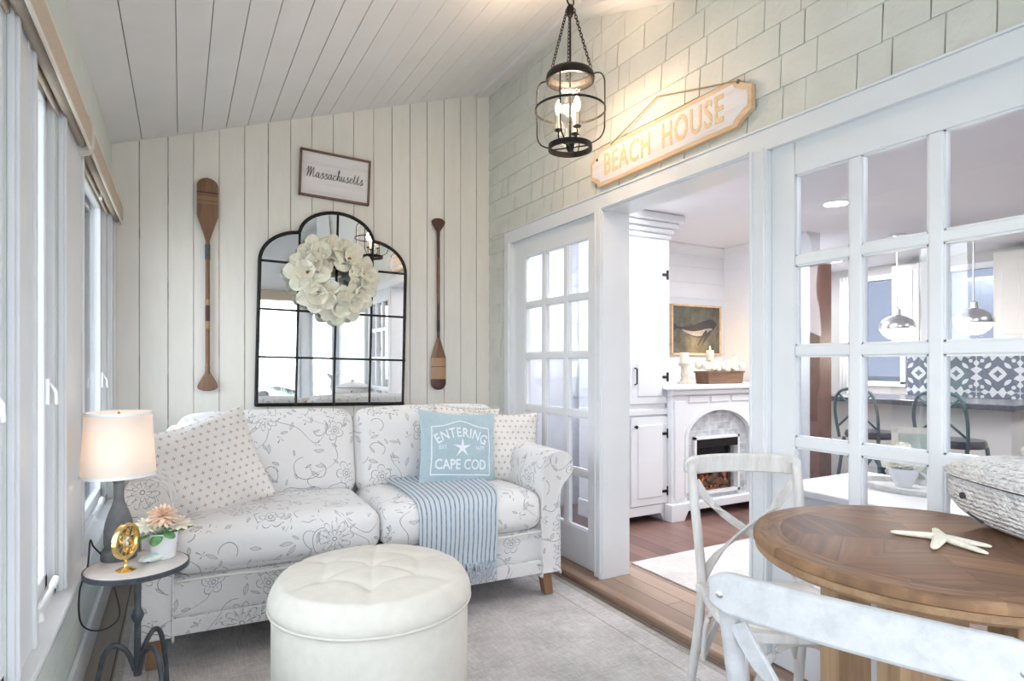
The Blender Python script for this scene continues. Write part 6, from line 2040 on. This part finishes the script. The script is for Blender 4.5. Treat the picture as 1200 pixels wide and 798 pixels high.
# kitchen run on the far wall
kc = empty('base_cabinets', (6.42, 2.6, 0), 0, 'run of grey kitchen base cabinets under the patterned tile, far wall', 'cabinet')
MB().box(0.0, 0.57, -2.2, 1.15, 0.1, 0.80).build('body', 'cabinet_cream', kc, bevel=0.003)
MB().box(0.05, 0.57, -2.2, 1.15, 0.0, 0.1).build('plinth', 'dark', kc)
for k_ in range(7):
    y_ = -2.18 + k_ * 0.475
    d_ = MB(); d_.box(-0.02, 0.0, y_ + 0.01, y_ + 0.455, 0.12, 0.78); d_ = d_.build('door', 'cabinet_cream', kc, bevel=0.004)
    MB().tube([(-0.04, y_ + 0.41, 0.62), (-0.04, y_ + 0.41, 0.72)], 0.005, 8).build('handle', 'chrome', d_, smooth=40)
tag(MB().box(6.38, 6.998, 0.38, 3.77, 0.802, 0.84).build('worktop', 'kitchen_dark', bevel=0.004), 'dark stone worktop along the far kitchen wall', 'worktop')
struct(MB().box(6.985, 6.998, 0.4, 3.72, 0.842, 1.36).build('trim_16', 'tile'))
for (y0_, y1_, lb_) in ((2.25, 2.78, 'cream wall cabinet right of the kitchen window'), (3.41, 3.70, 'narrow cream wall cabinet between the kitchen windows'), (1.62, 2.2, 'cream wall cabinet farthest right on the kitchen wall')):
    uc = empty('wall_cabinet', (6.66, (y0_ + y1_) / 2, 1.38), 0, lb_, 'cabinet', 'kitchen wall cabinets')
    h_ = (y1_ - y0_) / 2
    MB().box(0.0, 0.33, -h_, h_, 0, 0.84).build('body', 'cabinet_cream', uc, bevel=0.003)
    d_ = MB(); d_.box(-0.02, 0.0, -h_ + 0.01, h_ - 0.01, 0.01, 0.83); d_ = d_.build('door', 'cabinet_cream', uc, bevel=0.004)
    MB().box(-0.026, -0.018, -h_ + 0.07, h_ - 0.07, 0.07, 0.77).build('raised_panel', 'cabinet_cream', d_, bevel=0.004)
mw = empty('microwave', (6.62, 1.27, 1.38), 0, 'black built-in microwave beside the wall cabinets', 'microwave')
MB().box(0, 0.37, -0.32, 0.32, 0, 0.40).build('body', 'chrome', mw, bevel=0.004); MB().box(-0.012, 0.0, -0.30, 0.16, 0.03, 0.37).build('door', 'dark', mw, bevel=0.004); MB().box(-0.012, 0, 0.18, 0.30, 0.03, 0.37).build('control_panel', 'grey_metal', mw)
# island
isl = empty('kitchen_island', (5.35, 2.75, 0), 0, 'kitchen island with dark worktop behind the stools', 'island')
MB().box(-0.30, 0.30, -0.75, 0.65, 0.0, 0.86).build('body', 'cabinet_cream', isl, bevel=0.004); MB().box(-0.42, 0.34, -0.82, 0.72, 0.86, 0.90).build('worktop', 'kitchen_dark', isl, bevel=0.005)
def stool(loc, label):
    root = empty('counter_stool', loc, 0, label, 'stool', 'stools at the kitchen island')
    MB().lathe([(0, 0.62), (0.17, 0.62), (0.18, 0.64), (0.17, 0.67), (0, 0.68)], n=28).build('seat', 'kitchen_dark', root, smooth=50)
    for sx_ in (-1, 1):
        for sy_ in (-1, 1): MB().tube([(sx_ * 0.13, sy_ * 0.13, 0.62), (sx_ * 0.19, sy_ * 0.19, 0.0)], 0.013, 8).build('leg', 'teal_dark', root, smooth=40)
        MB().bar([(sx_ * 0.16, -0.16, 0.12), (sx_ * 0.14, 0.14, 0.56)], 0.022, 0.008, (0, 1, 0)).build('cross_brace', 'teal_dark', root)
        MB().bar([(sx_ * 0.16, 0.16, 0.12), (sx_ * 0.14, -0.14, 0.56)], 0.022, 0.008, (0, 1, 0)).build('cross_brace', 'teal_dark', root)
    bkk = MB(); bkk.tube(cr([(-0.16, -0.15, 0.62), (-0.20, -0.16, 0.85), (-0.21, -0.10, 0.98), (-0.21, 0.10, 0.98), (-0.20, 0.16, 0.85), (-0.16, 0.15, 0.62)], 5), 0.011, 8)
    bkk.tube([(-0.18, -0.15, 0.70), (-0.21, 0.12, 0.95)], 0.008, 8); bkk.tube([(-0.18, 0.15, 0.70), (-0.21, -0.12, 0.95)], 0.008, 8)
    bkk.build('backrest', 'teal_dark', root, smooth=True)
    return root
stool((4.62, 2.15, 0), 'dark metal cross-back stool at the right end of the island')
stool((4.62, 2.72, 0), 'dark metal cross-back stool at the left end of the island')
def pendant(loc, label):
    root = empty('globe_pendant', loc, 0, label, 'pendant light', 'schoolhouse pendants over the island')
    MB().lathe([(0, -0.085), (0.06, -0.075), (0.11, -0.04), (0.135, 0.005), (0.137, 0.02), (0, 0.02)], n=32).build('opal_shade', 'globe', root, smooth=50)
    MB().lathe([(0.138, 0.012), (0.140, 0.03), (0.132, 0.055), (0.110, 0.088), (0.07, 0.115), (0.03, 0.13), (0.028, 0.18), (0.008, 0.19), (0, 0.19)], n=32).build('metal_cap', 'chrome', root, smooth=50)
    q = MB(); q.tube([(0, 0, 0.18), (0, 0, CZI - loc[2] - 0.02)], 0.006, 8); q.lathe([(0, 0), (0.06, 0.0), (0.06, 0.018), (0, 0.02)], (0, 0, CZI - loc[2] - 0.022), 24); q.build('rod', 'chrome', root, smooth=40)
    point_lamp('pendant_glow', (loc[0], loc[1], loc[2] - 0.14), 9, (1, 0.9, 0.75), 0.08)
pendant((5.41, 2.96, 1.47), 'schoolhouse pendant light over the island, left one')
pendant((5.62, 2.48, 1.50), 'schoolhouse pendant light over the island, right one')
# grey curtain beside the fireplace end / kitchen window
for y_, lb_ in ((4.32, 'pale curtain panel on the left side of the tall kitchen window'), (3.70, 'pale curtain panel on the right side of the tall kitchen window')):
    cu = MB(); vs = []; n_ = 40
    for j in range(2):
        z_ = (2.2, 0.003)[j]
        for i in range(n_ + 1):
            t = i / n_
            vs.append((6.90 + 0.022 * math.sin(t * 2 * PI * 5), y_ - 0.11 + 0.22 * t, z_))
    cu.add(vs, [(i, i + 1, n_ + 2 + i, n_ + 1 + i) for i in range(n_)])
    if y_ > 4: solid(tag(cu.build('curtain', plain('pale_curtain_cotton', (0.70, 0.69, 0.68), 0.9), smooth=True, fix=False), lb_, 'curtain'), 0.004)
